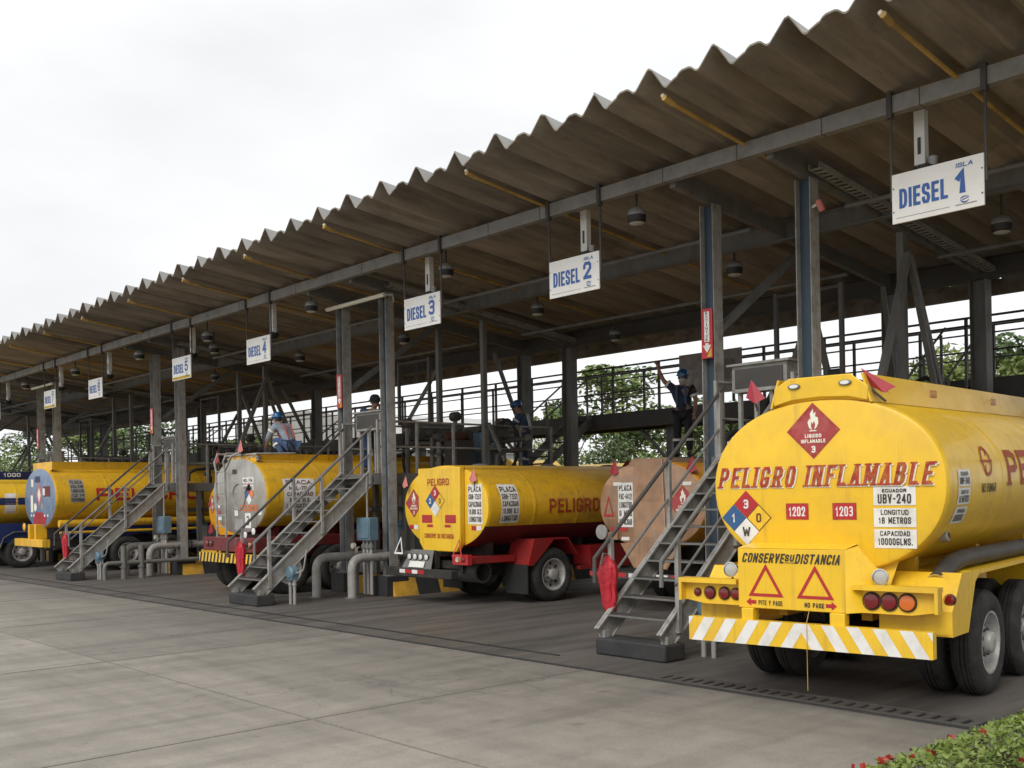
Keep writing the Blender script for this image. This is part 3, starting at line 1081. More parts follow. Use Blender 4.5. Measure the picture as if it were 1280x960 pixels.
        g.add([(p.x, -w + .1, p.z), (p.x, w - .1, p.z), (q.x, w - .1, q.z), (q.x, -w + .1, q.z)], [(0, 1, 2, 3)], 'glass')
        g.build('window', c, smooth=False)
        s.axle(x + 1.05, 1.15, False)

    def flag(s, x, v, h, lean=0.0, m='flag_red', sz=.3):
        mb = MB()
        mb.tube([(x, v, h - .12), (x, v + lean * .6, h + sz * .35)], .012, 'steel_dark', 6)
        apex = Vector((x - .02, v + lean * .55, h + sz * .75))
        base = [Vector((x - .05, v - sz * .42, h)), Vector((x - .09, v - .02, h - .05)), Vector((x - .03, v + sz * .42, h + .02)), Vector((x + .05, v + .05, h + .01))]
        mb.add([apex] + base, [(0, 1, 2), (0, 2, 3), (0, 3, 4), (0, 4, 1), (1, 4, 3, 2)], m)
        mb.build('warning_flag', s.root, smooth=False)

    def lamp(s, x, v, h, r, m, name='tail_light'):
        mb = MB()
        mb.lathe([(0, r * 1.2), (-.012, r * 1.2), (-.018, r * 1.05)], (x, v, h), (1, 0, 0), 'chassis', 18)
        mb.lathe([(-.012, r), (-.022, r * .93), (-.027, r * .5), (-.028, 0)], (x, v, h), (1, 0, 0), m, 18)
        mb.build(name, s.root)

    def placard(s, v, h, r, x=None, txt=True, m='placard_red', parent=None, M=None, name='hazard_placard', num='3'):
        M = M or faceM(s.x0 - .004 if x is None else x, v, h)
        mb = MB()
        mb.flat([(0, r), (-r, 0), (0, -r), (r, 0)], m, M)
        up = Matrix.Translation((0, 0, .002))
        # thin pale border made of four strips
        q = r * .93
        for i in range(4):
            a0, a1 = math.pi / 2 * i, math.pi / 2 * (i + 1)
            P = lambda rad, a: (rad * math.cos(a), rad * math.sin(a))
            mb.flat([P(q, a0), P(q, a1), P(q - .012, a1), P(q - .012, a0)], 'letter_red', M @ up)
        fl = [(-.03, .02), (-.13, .12), (-.17, .30), (-.10, .44), (-.06, .36), (-.09, .60), (.01, .78), (.03, .60), (.10, .66), (.08, .50), (.17, .46), (.18, .26), (.12, .12), (.04, .03), (.08, .2), (.05, .34), (-.01, .24), (-.05, .34), (-.06, .16)]
        mb.flat([(a * r * 1.15, c * r) for a, c in fl], 'cream', M @ up)
        mb.flat(rect(-.13 * r, .13 * r, -.02 * r, .015 * r), 'cream', M @ up)
        if txt:
            stroke_text(mb, 'LIQUIDO', M @ up, .62 * r, .13 * r, 'cream', .032 * r, 0, 0, -.18 * r)
            stroke_text(mb, 'INFLAMABLE', M @ up, .92 * r, .13 * r, 'cream', .03 * r, 0, 0, -.37 * r)
        stroke_text(mb, num, M @ up, .15 * r, .24 * r, 'cream', .05 * r, 0, 0, -.66 * r)
        return mb.build(name, parent or s.tank, smooth=False)

    def nfpa(s, v, h, r, x=None, vals=('3', '1', '0', 'W'), rightm=None, parent=None):
        M = faceM(s.x0 - .004 if x is None else x, v, h)
        mb = MB()
        up = Matrix.Translation((0, 0, .002))
        q = r / 2
        cols = ('sign_red', 'nfpa_blue', rightm or 'yellow', 'white')
        pos = ((0, q), (-q, 0), (q, 0), (0, -q))
        tcol = ('white', 'white', 'nfpa_brown', 'letter_black')
        for (px, py), c, tv, tm in zip(pos, cols, vals, tcol):
            if c == cols[2]:
                mb.flat([(px, py + q * .985), (px - q * .985, py), (px, py - q * .985), (px + q * .985, py)], 'nfpa_brown', M)
                e = q * .90
                mb.flat([(px, py + e), (px - e, py), (px, py - e), (px + e, py)], c, M @ up)
            else:
                e = q * .985
                mb.flat([(px, py + e), (px - e, py), (px, py - e), (px + e, py)], c, M)
            if tv:
                stroke_text(mb, tv, M @ Matrix.Translation((0, 0, .004)), q * (.62 if tv == 'W' else .40 if tv != '1' else .28), q * .66, tm, q * .13, 0, px, py)
        return mb.build('hazard_diamond', parent or s.tank, smooth=False)

    def triangle(s, mb, M, w, h, t, m):
        A, B, D = Vector((0, h / 2, 0)), Vector((-w / 2, -h / 2, 0)), Vector((w / 2, -h / 2, 0))
        cen = (A + B + D) / 3
        i = [p + (cen - p).normalized() * t * 1.75 for p in (A, B, D)]
        o = [A, B, D]
        for k in range(3):
            mb.add([o[k], o[(k + 1) % 3], i[(k + 1) % 3], i[k]], [(0, 1, 2, 3)], m, M)

    def stripes(s, x, v0, v1, h0, h1, n, ma, mb_, depth=.09, chevron=True, name='rear_bumper'):
        mb = MB()
        mb.box(x + .002, x + depth, v0, v1, h0, h1, ma)
        M = faceM(x, 0, 0)
        H = h1 - h0
        vm = (v0 + v1) / 2
        for half in (0, 1):
            lo, hi = (-v1, -vm) if half == 0 else (-vm, -v0)      # local x = -v
            step = (hi - lo) / n
            for k in range(-2, n + 2):
                sl_ = (H * .62 if half == 0 else -H * .62) if chevron else H * .3
                xa = lo + step * (k + (.12 if half == 0 else .40))
                poly = [(xa, h0), (xa + step * .5, h0), (xa + step * .5 + sl_, h1), (xa + sl_, h1)]
                poly = clip(clip(poly, lo, 1), hi, -1)
                if len(poly) > 2:
                    mb.flat(poly, mb_, M)
        return mb.build(name, s.root, smooth=False)


def clip(poly, x, sgn):
    outp = []
    for i in range(len(poly)):
        p, q = poly[i], poly[(i + 1) % len(poly)]
        a, c = (p[0] - x) * sgn >= 0, (q[0] - x) * sgn >= 0
        if a:
            outp.append(p)
        if a != c:
            t = (x - p[0]) / (q[0] - p[0])
            outp.append((x, p[1] + (q[1] - p[1]) * t))
    return outp


def mudguard(t, x, v0, v1, r, hgt, m, flare=False, name='mudguard', flap=True, L=None, h0=None):
    # angular fender bent over one wheel (or a pair): a folded sheet extruded across the tyres
    L = L or [(x - r - .16, .62), (x - r * .62, hgt), (x + r * .62, hgt), (x + r + .1, .72)]
    mb = MB()
    K = len(L)
    th = .025
    vs = []
    for xx, zz in L:
        for v in (v0, v1):
            vs += [(xx, v, zz), (xx, v, zz + th)]
    fs = []
    for i in range(K - 1):
        a, c = 4 * i, 4 * (i + 1)
        fs += [(a + 1, a + 3, c + 3, c + 1), (a, c, c + 2, a + 2), (a, a + 1, c + 1, c), (a + 2, c + 2, c + 3, a + 3)]
    fs += [(0, 2, 3, 1), (4 * (K - 1), 4 * (K - 1) + 1, 4 * (K - 1) + 3, 4 * (K - 1) + 2)]
    mb.add(vs, fs, m)
    return mb.build(name, t.root, smooth=False)


# --- truck 1: big yellow one in the foreground
t1 = Truck('big yellow tank truck with red PELIGRO INFLAMABLE lettering across its tank end', (8.33, 5.31), .13,
           a=1.145, b=.815, hc=2.026, x0=.38, length=8.4, body='yellow', pitch=R(1.0), vc=-.07)
t1.chassis(m='yellow_old', h=.90, x0=.5)
t1.coaming(.50, .42, 3.05, plate=False)
t1.axle(1.62, 1.20)
t1.axle(2.95, 1.20)
t1.cab('yellow', x=9.6)
mb = MB()
for txt, dx in (('PELIGRO', .60), ('INFLAMABLE', -.50)):
    wd = .80 if txt == 'PELIGRO' else 1.18
    M = faceM(t1.x0 - .004, dx - .012, 2.125)
    stroke_text(mb, txt, M, wd, .20, 'cream', .036, .22, .012, -.010, serif=True)
    stroke_text(mb, txt, M @ Matrix.Translation((0, 0, .008)), wd, .20, 'letter_red', .032, .22, serif=True)
mb.build('danger_lettering', t1.tank, smooth=False)
t1.placard(.0, 2.55, .265)
t1.nfpa(.715, 1.73, .27, vals=('3', '1', '0', 'W'))
for v, tx in ((.18, '1202'), (-.285, '1203')):
    mb = MB()
    M = faceM(t1.x0 - .004, v, 1.79)
    mb.flat(rect(-.115, .115, -.078, .078), 'letter_red', M)
    mb.flat(rect(-.105, .105, -.068, .068), 'sign_red', M @ Matrix.Translation((0, 0, .0015)))
    stroke_text(mb, tx, M @ Matrix.Translation((0, 0, .003)), .165, .09, 'white', .018)
    mb.build('number_plate', t1.tank, smooth=False)
U = Matrix.Translation((0, 0, .003))
for h, (ta, wa, ha), (tb, wb, hb) in ((1.93, ('ECUADOR', .22, .032), ('UBV-240', .30, .085)), (1.735, ('LONGITUD', .25, .045), ('18 METROS', .29, .058)), (1.545, ('CAPACIDAD', .27, .045), ('10000GLNS.', .31, .062))):
    M = faceM(t1.x0 - .004, -.75, h)
    mb = MB()
    mb.flat(rect(-.19, .19, -.088, .082), 'white', M)
    stroke_text(mb, ta, M @ U, wa, ha, 'letter_black', .0075, 0, 0, .045)
    stroke_text(mb, tb, M @ U, wb, hb, 'letter_black', .0135, 0, 0, -.028)
    mb.build('registration_plate', t1.tank, smooth=False)
# same three plates, NO FUMAR and PELIGRO on the right flank
for h, ta, tb in ((2.07, 'ECUADOR', 'UBV-240'), (1.905, 'LONGITUD', '18 METROS'), (1.735, 'CAPACIDAD', '10000GLNS.')):
    mb = MB()
    t1.plate_side(mb, .66, 1.0, h - .075, h + .075, 'white')
    stroke_text(mb, ta, None, .2, .035, 'letter_black', .007, mapf=t1.onside(.83, h + .038))
    stroke_text(mb, tb, None, .26, .06, 'letter_black', .012, mapf=t1.onside(.83, h - .025))
    mb.build('registration_plate', t1.tank, smooth=False)
mb = MB()
stroke_text(mb, 'NO FUMAR', None, .42, .085, 'letter_black', .016, mapf=t1.onside(1.56, 1.965))
ring = disc(.145, 28)
rin = disc(.112, 28)
f = t1.onside(1.56, 2.22)
mb.add([f(*p) for p in ring] + [f(*p) for p in rin], [(k, (k + 1) % 28, 28 + (k + 1) % 28, 28 + k) for k in range(28)], 'letter_red')
f2 = lambda x, y: t1.onside(1.56, 2.22)(x, y)
mb.add([f2(-.18, -.012), f2(.18, -.012), f2(.18, .012), f2(-.18, .012)], [(0, 1, 2, 3)], 'letter_red')
mb.add([f2(-.085, -.10), f2(-.055, -.11), f2(.085, .10), f2(.055, .11)], [(0, 1, 2, 3)], 'letter_red')
mb.build('no_smoking_mark', t1.tank, smooth=False)
mb = MB()
stroke_text(mb, 'PELIGRO', None, 2.6, .36, 'letter_red', .07, serif=True, mapf=t1.onside(3.52, 2.15))
mb.build('danger_lettering', t1.tank, smooth=False)
for x in (.75, 2.1, 4.2):
    mb = MB()
    stroke_text(mb, '2000', sideM(x, -.07 - .472, 2.93), .20, .075, 'letter_red', .012)
    mb.build('capacity_lettering', t1.tank, smooth=False)
# end plate of the spill box, with two oval reflectors, blending into the tank end
mb = MB()
M = faceM(.395, -.07, 0)
mb.prism([(-.46, 2.80), (-.28, 2.845), (0, 2.86), (.28, 2.845), (.46, 2.80), (.47, 2.93), (.30, 3.055), (-.30, 3.055), (-.45, 2.97)], .03, 'yellow', M)
ep = mb.build('end_plate', t1.root, bevel=.008)
ep.rotation_euler = t1.tank.rotation_euler
for v in (.17, -.33):
    l = MB()
    l.prism(disc(.062, 20, 1, .42), .018, 'steel_grey', faceM(.364, v, 2.975))
    l.prism(disc(.045, 20, 1, .42), .006, 'lens_white', faceM(.345, v, 2.975))
    l.build('reflector', ep, bevel=.004)
t1.flag(.40, .60, 2.90, lean=.1, sz=.26)
t1.flag(.42, -.66, 2.91, lean=.40, sz=.27)
# board with the two triangles, deep box behind it
mb = MB()
mb.box(.062, .60, -.40, .665, .885, 1.455, 'yellow')
mb.add([(.06, -.40, .885), (.06, -.40, 1.455), (.62, -.40, 1.50), (.62, -.74, 1.50), (.34, -.70, 1.12), (.34, -.70, .90)], [(0, 5, 4, 3, 2, 1)], 'yellow')
mb.add([(.06, -.40, 1.456), (.06, .665, 1.456), (.62, .665, 1.53), (.62, -.40, 1.53)], [(0, 3, 2, 1)], 'yellow')
mb.box(.03, .14, .50, .62, .72, .885, 'yellow')
mb.box(.03, .14, -.40, -.26, .72, .885, 'yellow')
wb = mb.build('warning_board', t1.root, bevel=.008)
mb = MB()
M = faceM(.058, .13, 0)
stroke_text(mb, 'CONSERVE', M, .43, .09, 'letter_black', .0155, .25, -.265, 1.365)
stroke_text(mb, 'SU', M, .09, .065, 'letter_black', .014, .2, .0, 1.37)
mb.flat(rect(-.05, .05, 1.322, 1.328), 'letter_black', M)
stroke_text(mb, 'DISTANCIA', M, .43, .09, 'letter_black', .0155, .25, .275, 1.365)
for x in (-.245, .245):
    t1.triangle(mb, M @ Matrix.Translation((x, 1.155, 0)), .36, .31, .033, 'sign_red')
for x, sgn, tx, tw, tx0 in ((-.40, -1, 'PITE Y PASE', .245, -.20), (.40, 1, 'NO PASE', .19, .235)):
    ar = [(0.05 * sgn + x, .945), (.0 * sgn + x, .985), (.0 * sgn + x, .962), (-.055 * sgn + x, .962), (-.055 * sgn + x, .928), (0 * sgn + x, .928), (0 * sgn + x, .905)]
    mb.flat(ar if sgn < 0 else ar[::-1], 'sign_red', M)
    stroke_text(mb, tx, M, tw, .044, 'letter_black', .0085, 0, tx0, .943)
mb.build('board_lettering', wb, smooth=False)
t1.stripes(0, -1.18, 1.18, .545, .775, 5, 'yellow', 'white')
for v0, v1, lamps in ((.70, 1.34, ((1.17, .034, 'lens_red'), (1.03, .055, 'lens_red'), (.87, .055, 'lens_red'), (.745, .05, 'lens_red'))),
                      (-1.20, -.46, ((-.60, .07, 'lens_red'), (-.755, .07, 'lens_red'), (-.915, .07, 'lens_amber')))):
    mb = MB()
    e = 1 if v0 > 0 else -1
    top, bot = 1.14, .89
    prof = [(-v1, 1.10), (-v1, .93), (-v1 + (.25 if e > 0 else 0), bot), (-v0 - (0 if e > 0 else .25), bot), (-v0, .93 if e < 0 else bot), (-v0, 1.10)]
    mb.prism(prof, .02, 'yellow', faceM(.19, 0, 0))
    mb.box(.08, .22, v0, v1, 1.10, 1.145, 'yellow')
    mb.box(.08, .19, v1 - .03 if e > 0 else v0, v1 if e > 0 else v0 + .03, .92, 1.10, 'yellow')
    mb.box(.19, .55, v0 + .1, v1 - .05, .92, 1.06, 'yellow')
    mb.build('lamp_bracket', t1.root, smooth=False)
    for v, r, m in lamps:
        t1.lamp(.168, v, 1.0, r, m)
for v, h in ((.80, 1.235), (-.68, 1.215)):
    mb = MB()
    mb.lathe([(.10, .02), (.07, .05), (.0, .072), (-.012, .076), (-.014, .066)], (.17, v, h), (1, 0, 0), 'chrome', 20)
    mb.lathe([(-.006, .066), (-.014, .045), (-.017, 0)], (.17, v, h), (1, 0, 0), 'lamp_glass', 20)
    mb.tube([(.2, v, h - .06), (.2, v, 1.145)], .012, 'steel_dark', 6)
    mb.build('work_lamp', t1.root)
t1.lamp(.40, -1.20, 1.02, .045, 'lens_red', 'side_marker')
for e in (-1, 1):
    mudguard(t1, 0, *((-1.23, -.56) if e < 0 else (.56, 1.23)), .5, 1.1, 'yellow',
             L=[(.34, .70), (.62, .72), (.78, .72), (.98, 1.14), (1.10, 1.20), (3.6, 1.22), (3.75, .75)])
    mb = MB()
    v = e * 1.235
    mb.add([(.34, v, .70), (.78, v, .70), (1.0, v, 1.14), (1.12, v, 1.20), (3.6, v, 1.22), (3.6, v, 1.25), (1.02, v, 1.24), (.62, v, 1.24), (.34, v, .92)], [tuple(range(9)) if e > 0 else tuple(range(9))[::-1]], 'yellow')
    mb.add([(.34, v - e * .64, .70), (.34, v, .70), (.34, v, .92), (.62, v, 1.24), (.62, v - e * .64, 1.24), (.34, v - e * .64, .92)], [(0, 1, 2, 5), (5, 2, 3, 4)], 'yellow')
    mb.build('mudguard_skirt', t1.root, smooth=False)
mb = MB()
mb.tube([(.62, -1.02, 1.16), (.72, -1.02, 1.20), (.95, -1.02, 1.29), (1.3, -1.02, 1.325), (4.2, -1.02, 1.34)], .085, 'steel_dark', 14)
mb.lathe([(0, .07), (-.012, .085), (-.02, .088), (-.02, .068), (.08, .064)], (.615, -1.02, 1.155), (.93, 0, .37), 'chrome', 16)
mb.build('drain_hose_tube', t1.root)
mb = MB()
mb.lathe([(0, .05), (.06, .05), (.07, .03)], (.75, -1.02, 1.55), (0, -1, .2), 'steel_light', 12)
mb.build('valve', t1.root)
mb = MB()
mb.lathe([(0, .02), (.12, .05), (.14, .065), (.30, .065)], (.5, .0, .66), (1, 0, 0), 'steel_dark', 12)
mb.build('tow_hitch', t1.root)
mb = MB()
mb.tube([(.05, -.06, .9), (-.012, -.06, .79), (-.012, -.06, .52), (.0, -.055, .3), (-.01, -.06, .17)], .0035, 'pipe_yellow', 6)
mb.build('earthing_strap', t1.root)

# --- truck 3: yellow with a boxed rear panel and red skirt
t3 = Truck('yellow and red tank truck with a raised flat panel on its tank end', (11.8, 15.25), -.02,
           a=1.30, b=.78, hc=1.80, x0=.25, length=5.6, body='yellow_old', face='yellow', lower=(1.47, 'maroon'), n=2.15)
t3.chassis(h=.72, x0=.3)
t3.coaming(.66, .64, 2.53, m='yellow_old')
t3.axle(1.84, 1.28)
t3.cab('red_paint')
mb = MB()
M = faceM(.24, 0, 0)
mb.prism([(-.63, 1.15), (-.50, .98), (.50, .98), (.63, 1.15), (.64, 2.535), (-.64, 2.535)], .12, 'yellow', M)
rp = mb.build('rear_panel', t3.root, bevel=.02)
xp = .24 - .125
mb = MB()
M = faceM(xp, 0, 0)
stroke_text(mb, 'PELIGRO', M, .66, .13, 'letter_red', .024, 0, .0, 2.27)
mb.build('danger_lettering', rp, smooth=False)
mb = MB()
stroke_text(mb, 'CONSERVE SU DISTANCIA', M, .90, .085, 'letter_red', .012, 0, 0, 1.27)
mb.build('distance_lettering', rp, smooth=False)
t3.nfpa(.10, 1.92, .30, x=xp, vals=('3', '2', '0', ''), parent=rp)
for v in (.36, -.36):
    mb = MB()
    M = faceM(xp, v, 1.585)
    mb.flat(rect(-.16, .16, -.075, .075), 'sign_red', M)
    stroke_text(mb, '1203' if v > 0 else '1202', M @ Matrix.Translation((0, 0, .002)), .24, .085, 'placard_red', .016)
    mb.build('number_plate', rp, smooth=False)
    mb = MB()
    mb.flat(rect(-.09, .09, -.025, .025), 'sign_red', faceM(xp, v * .75, 1.455))
    mb.build('reflective_strip', rp, smooth=False)
t3.placard(.96, 1.88, .28, txt=True)
mb = MB()
M = faceM(t3.x0 - .004, -.92, 1.85)
mb.flat(rect(-.21, .21, -.36, .36), 'white', M)
for k, tx in enumerate(('PLACA', 'GBN-7337', 'CAPACIDAD', '10.000 GLS', 'LONGITUD')):
    stroke_text(mb, tx, M @ U, .36, .095, 'letter_black', .017, 0, 0, .27 - .135 * k)
mb.build('registration_plate', t3.tank, smooth=False)
mb = MB()
t3.plate_side(mb, .55, .98, 1.50, 2.20, 'white')
for k, tx in enumerate(('PLACA', 'GBN-7337', 'CAPACIDAD', '10.000 GLS', 'LONGITUD')):
    stroke_text(mb, tx, None, .37, .095, 'letter_black', .018, mapf=t3.onside(.765, 2.11 - .13 * k))
mb.build('registration_plate', t3.tank, smooth=False)
for v in (.97, -.95):
    mb = MB()
    M = faceM(t3.x0 - .004, v, 1.42)
    mb.flat(rect(-.14, 0, -.04, .04), 'sign_red', M)
    mb.flat(rect(0.002, .14, -.04, .04), 'white', M)
    mb.build('reflective_strip', t3.tank, smooth=False)
mb = MB()
stroke_text(mb, 'PELIGRO', None, 1.32, .27, 'letter_red', .052, mapf=t3.onside(2.38, 1.79))
mb.build('danger_lettering', t3.tank, smooth=False)
mb = MB()
Ms = sideM(3.3, -1.318, 1.79)
mb.flat([(0, .29), (-.2, 0), (0, -.29), (.2, 0)], 'placard_navy', Ms)
mb.flat(rect(-.1, .1, -.02, .03), 'white', Ms @ U)
mb.flat(disc(.05), 'white', Ms @ Matrix.Translation((0, .13, .003)))
mb.build('hazard_placard', t3.tank, smooth=False)
for x in (.6, 2.2):
    mb = MB()
    stroke_text(mb, '1000', sideM(x, -.67, 2.42), .24, .07, 'letter_red', .012)
    mb.build('capacity_lettering', t3.tank, smooth=False)
t3.flag(.2, 1.12, 2.22, m='vest_pink', sz=.26)
t3.flag(.25, -.92, 2.28, m='vest_pink', sz=.3)
mb = MB()
mb.box(-.12, .04, -.66, 1.42, .50, .66, 'chassis')
for v, m in ((.86, 'white'), (.66, 'sign_red'), (.46, 'white'), (.26, 'sign_red')):
    mb.flat(rect(-.09, .09, -.035, .035), m, faceM(-.124, v, .60))
mb.build('rear_bumper', t3.root, bevel=.012)
mb = MB()
mb.add([(-.05, .98, .66), (-.05, .04, .66), (.1, .14, 1.0), (.1, .86, 1.0)], [(0, 1, 2, 3)], 'steel_grey')
mb.box(.11, .2, .1, .9, .66, 1.0, 'chassis')
mb.flat(rect(-.24, .24, -.06, .06), 'white', faceM(-.045, .5, .735) @ Matrix.Rotation(R(-20), 4, 'X'))
mb.build('plate_holder', t3.root, smooth=False)
for v in (.80, .62, .44, .26):
    t3.lamp(.02, v, .87, .055, 'lens_white', 'rear_lamp')
mb = MB()
M = faceM(-.02, -.80, .86)
mb.prism(rect(-.22, .22, -.09, .09), -.10, 'sign_red', M)
for v, m in ((-.72, 'lens_white'), (-.80, 'lens_amber'), (-.9, 'lens_red')):
    mb.lathe([(0, .05), (-.015, .045), (-.02, 0)], (-.02, v, .86), (1, 0, 0), m, 12)
mb.build('tail_light', t3.root, smooth=False)
for v in (1.02, -.80):
    mb = MB()
    t3.triangle(mb, faceM(-.06, v, 1.08) @ Matrix.Rotation(R(-12), 4, 'X'), .30, .34, .035, 'white' if v > 0 else 'sign_red')
    mb.build('warning_triangle', t3.root, smooth=False)
for e in (-1, 1):
    mudguard(t3, 1.84, *((-1.29, -.66) if e < 0 else (.66, 1.29)), .5, 1.14, 'red_paint', L=[(1.18, .70), (1.34, 1.16), (2.2, 1.16), (2.45, .85)])
    mb = MB()
    mb.box(1.16, 1.18, *((-1.28, -.66) if e < 0 else (.66, 1.28)), .18, .72, 'rubber')
    mb.build('mudflap', t3.root, smooth=False)
mb = MB()
mb.add([(1.17, -1.295, .70), (1.34, -1.295, 1.18), (1.85, -1.295, 1.18), (1.30, -1.295, .70)], [(0, 3, 2, 1)], 'red_paint')
mb.box(.15, 1.14, -.95, -.35, .78, .90, 'red_paint')
mb.box(2.6, 5.4, -1.2, -1.1, .55, .62, 'red_paint')
mb.box(2.9, 4.0, -1.18, -.7, .62, 1.0, 'red_paint')
mb.build('side_frame', t3.root, smooth=False)
mb = MB()
mb.lathe([(-.5, .16), (-.5, .20), (.5, .20), (.5, .16)], (.55, -.25, .60), (0, 1, 0), 'steel_dark', 20)
mb.build('spare_cylinder', t3.root)

# --- truck 2: dull brown-orange end behind the first stair
t2 = Truck('dusty brown and orange tank truck behind the stair beside the big yellow truck', (13.2, 11.4), .0,
           a=1.16, b=.74, hc=1.80, x0=.2, length=4.6, body='orange_tank', face='brown_tank', n=2.2)
t2.chassis(h=.72)
t2.coaming(.46, .38, 2.58, m='brown_tank')
t2.axle(2.0, 1.2)
t2.cab('white')
mb = MB()
mb.prism([(-.66, 1.14), (-.36, .72), (.36, .72), (.66, 1.14), (.36, 1.16), (.30, 2.56), (-.30, 2.56), (-.36, 1.16)], .03, 'brown_tank', faceM(.198, 0, 0))
rp2 = mb.build('rear_panel', t2.root, bevel=.015)
t2.placard(-.70, 1.82, .30)
mb = MB()
t2.triangle(mb, faceM(.19, .93, 1.78), .24, .36, .03, 'sign_red')
mb.build('warning_triangle', t2.tank, smooth=False)
mb = MB()
M = faceM(.196, .54, 1.80)
mb.flat(rect(-.17, .17, -.38, .38), 'white', M)
for k, tx in enumerate(('PLACA', 'PAC-4412', 'LONGITUD', '9 MTS', 'CAPACIDAD')):
    stroke_text(mb, tx, M @ U, .29, .10, 'letter_black', .018, 0, 0, .29 - .145 * k)
mb.build('registration_plate', t2.tank, smooth=False)
for v, h, m in ((.72, 2.16, 'white'), (-.80, 2.14, 'white'), (.80, 1.38, 'sign_red'), (.60, 1.38, 'sign_red'), (.55, 1.22, 'white'), (-.55, 1.22, 'white')):
    mb = MB()
    mb.flat(rect(-.09, .09, -.03, .03), m, faceM(.19, v, h))
    mb.build('reflective_strip', t2.tank, smooth=False)
t2.flag(.25, .80, 2.36, sz=.3)
t2.flag(.25, -.88, 2.36, sz=.3)
mb = MB()
mb.box(-.06, .06, -1.15, 1.15, .56, .66, 'steel_dark')
for k in range(8):
    v = -1.05 + .3 * k
    mb.flat(rect(-.12, .12, -.035, .035), 'sign_red' if k % 2 else 'white', faceM(-.064, v, .62))
mb.build('rear_bumper', t2.root, smooth=False)
mb = MB()
mb.lathe([(0, .13), (-.03, .13), (-.04, .05), (-.04, 0)], (.15, 1.05, 1.33), (1, 0, 0), 'steel_light', 16)
mb.box(.16, .9, .7, 1.05, 1.2, 1.33, 'brown_tank')
mb.build('hose_tube', t2.root)

# --- truck 4: silver end with a ladder
t4 = Truck('yellow tank truck with a silver tank end and a pale rear ladder', (10.5, 20.7), .0,
           a=1.22, b=.82, hc=2.08, x0=.2, length=7.0, body='yellow_old', face='silver_tank', n=2.2, lower=(1.45, 'maroon'))
t4.chassis(m='maroon', h=.86)
t4.coaming(.62, .66, 2.98, m='yellow_old', x0=.32)
t4.axle(.72, 1.24)
t4.axle(2.0, 1.24)
t4.cab('yellow_old')
mb = MB()
for v in (.74, .32):
    mb.tube([(.06, v, .80), (.06, v, 2.62), (.02, v, 2.85), (.10, v, 3.02), (.35, v, 3.02), (.45, v, 2.9)], .024, 'steel_light', 8)
for k in range(8):
    mb.tube([(.06, .32, .95 + .24 * k), (.06, .74, .95 + .24 * k)],   .015, 'steel_light', 6)
mb.tube([(.06, .32, 2.65), (.03, -.05, 2.95), (.1, -.30, 3.02)], .024, 'steel_light', 8)
mb.build('ladder', t4.root)
t4.nfpa(-.48, 2.13, .24, vals=('', '', '', ''), rightm='lens_amber')
for h, wd, tx in ((2.42, .5, 'MCL-704'), (2.26, .48, '9000 GLS')):
    mb = MB()
    M = faceM(.196, -.45, h)
    mb.flat(rect(-wd / 2, wd / 2, -.06, .06), 'white', M)
    stroke_text(mb, tx, M @ U, wd * .8, .07, 'letter_black', .012)
    mb.build('tank_end_plate', t4.tank, smooth=False)
mb = MB()
stroke_text(mb, 'PELIGRO', faceM(.196, -.47, 1.83), .8, .14, 'lens_amber', .035)
mb.build('danger_lettering', t4.tank, smooth=False)
mb = MB()
M = faceM(.196, -.42, 1.56)
mb.flat(rect(-.13, .13, -.16, .16), 'white', M)
stroke_text(mb, '3', M @ U, .1, .2, 'letter_black', .03)
mb.build('class_plate', t4.tank, smooth=False)
mb = MB()
mb.flat(rect(-.2, .2, -.12, .12), 'steel_light', faceM(.196, -.02, 1.47))
mb.build('blank_plate', t4.tank, smooth=False)
for v, h, wd, hh, m in ((.98, 2.05, .07, .05, 'placard_red'), (.95, 1.88, .09, .04, 'white'), (.92, 1.74, .08, .05, 'placard_red'), (.86, 1.6, .10, .04, 'white'),
                        (.15, 2.62, .10, .05, 'steel_dark'), (.1, 1.72, .08, .06, 'white'), (-.95, 1.72, .07, .04, 'white')):
    mb = MB()
    mb.flat(rect(-wd, wd, -hh, hh), m, faceM(.195, v, h))
    mb.build('reflective_strip', t4.tank, smooth=False)
mb = MB()
mb.lathe([(.01, .30), (-.015, .30), (-.02, .285), (-.02, .27), (.0, .262)], (.198, -.02, 2.08), (1, 0, 0), 'steel_light', 28)
mb.build('inspection_ring', t4.tank)
mb = MB()
for v in (-.62, -.3, .02, .34, .66):
    mb.lathe([(0, .05), (.05, .05), (.06, .07), (.09, .07), (.10, .03)], (.36, v, 2.84), (0, 0, 1), 'steel_light', 12)
mb.tube([(.30, -.7, 2.98), (.30, .8, 2.98)], .022, 'steel_light', 8)
mb.tube([(.18, -.7, 2.9), (.26, -.72, 2.98), (1.2, -.72, 3.0)], .02, 'steel_light', 8)
mb.build('top_fittings', t4.root)
mb = MB()
t4.plate_side(mb, .62, 1.38, 1.66, 2.44, 'white')
for k, tx in enumerate(('PLACA', 'MCL-704', 'CAPACIDAD', '9000 GLS.', 'LONGITUD', '10 MTS.')):
    stroke_text(mb, tx, None, .62 if k % 2 == 0 else .5, .085, 'maroon', .016, mapf=t4.onside(1.0, 2.36 - .125 * k))
mb.build('registration_plate', t4.tank, smooth=False)
t4.stripes(-.1, -1.32, 1.32, .66, .86, 8, 'yellow', 'black', chevron=False)
mb = MB()
mb.box(-.05, .25, -1.2, 1.2, .90, 1.2, 'maroon')
mb.box(.3, 6.5, -1.16, -1.06, 1.0, 1.22, 'maroon')
mb.box(.3, 6.5, 1.06, 1.16, 1.0, 1.22, 'maroon')
mb.build('tail_frame', t4.root, bevel=.012)
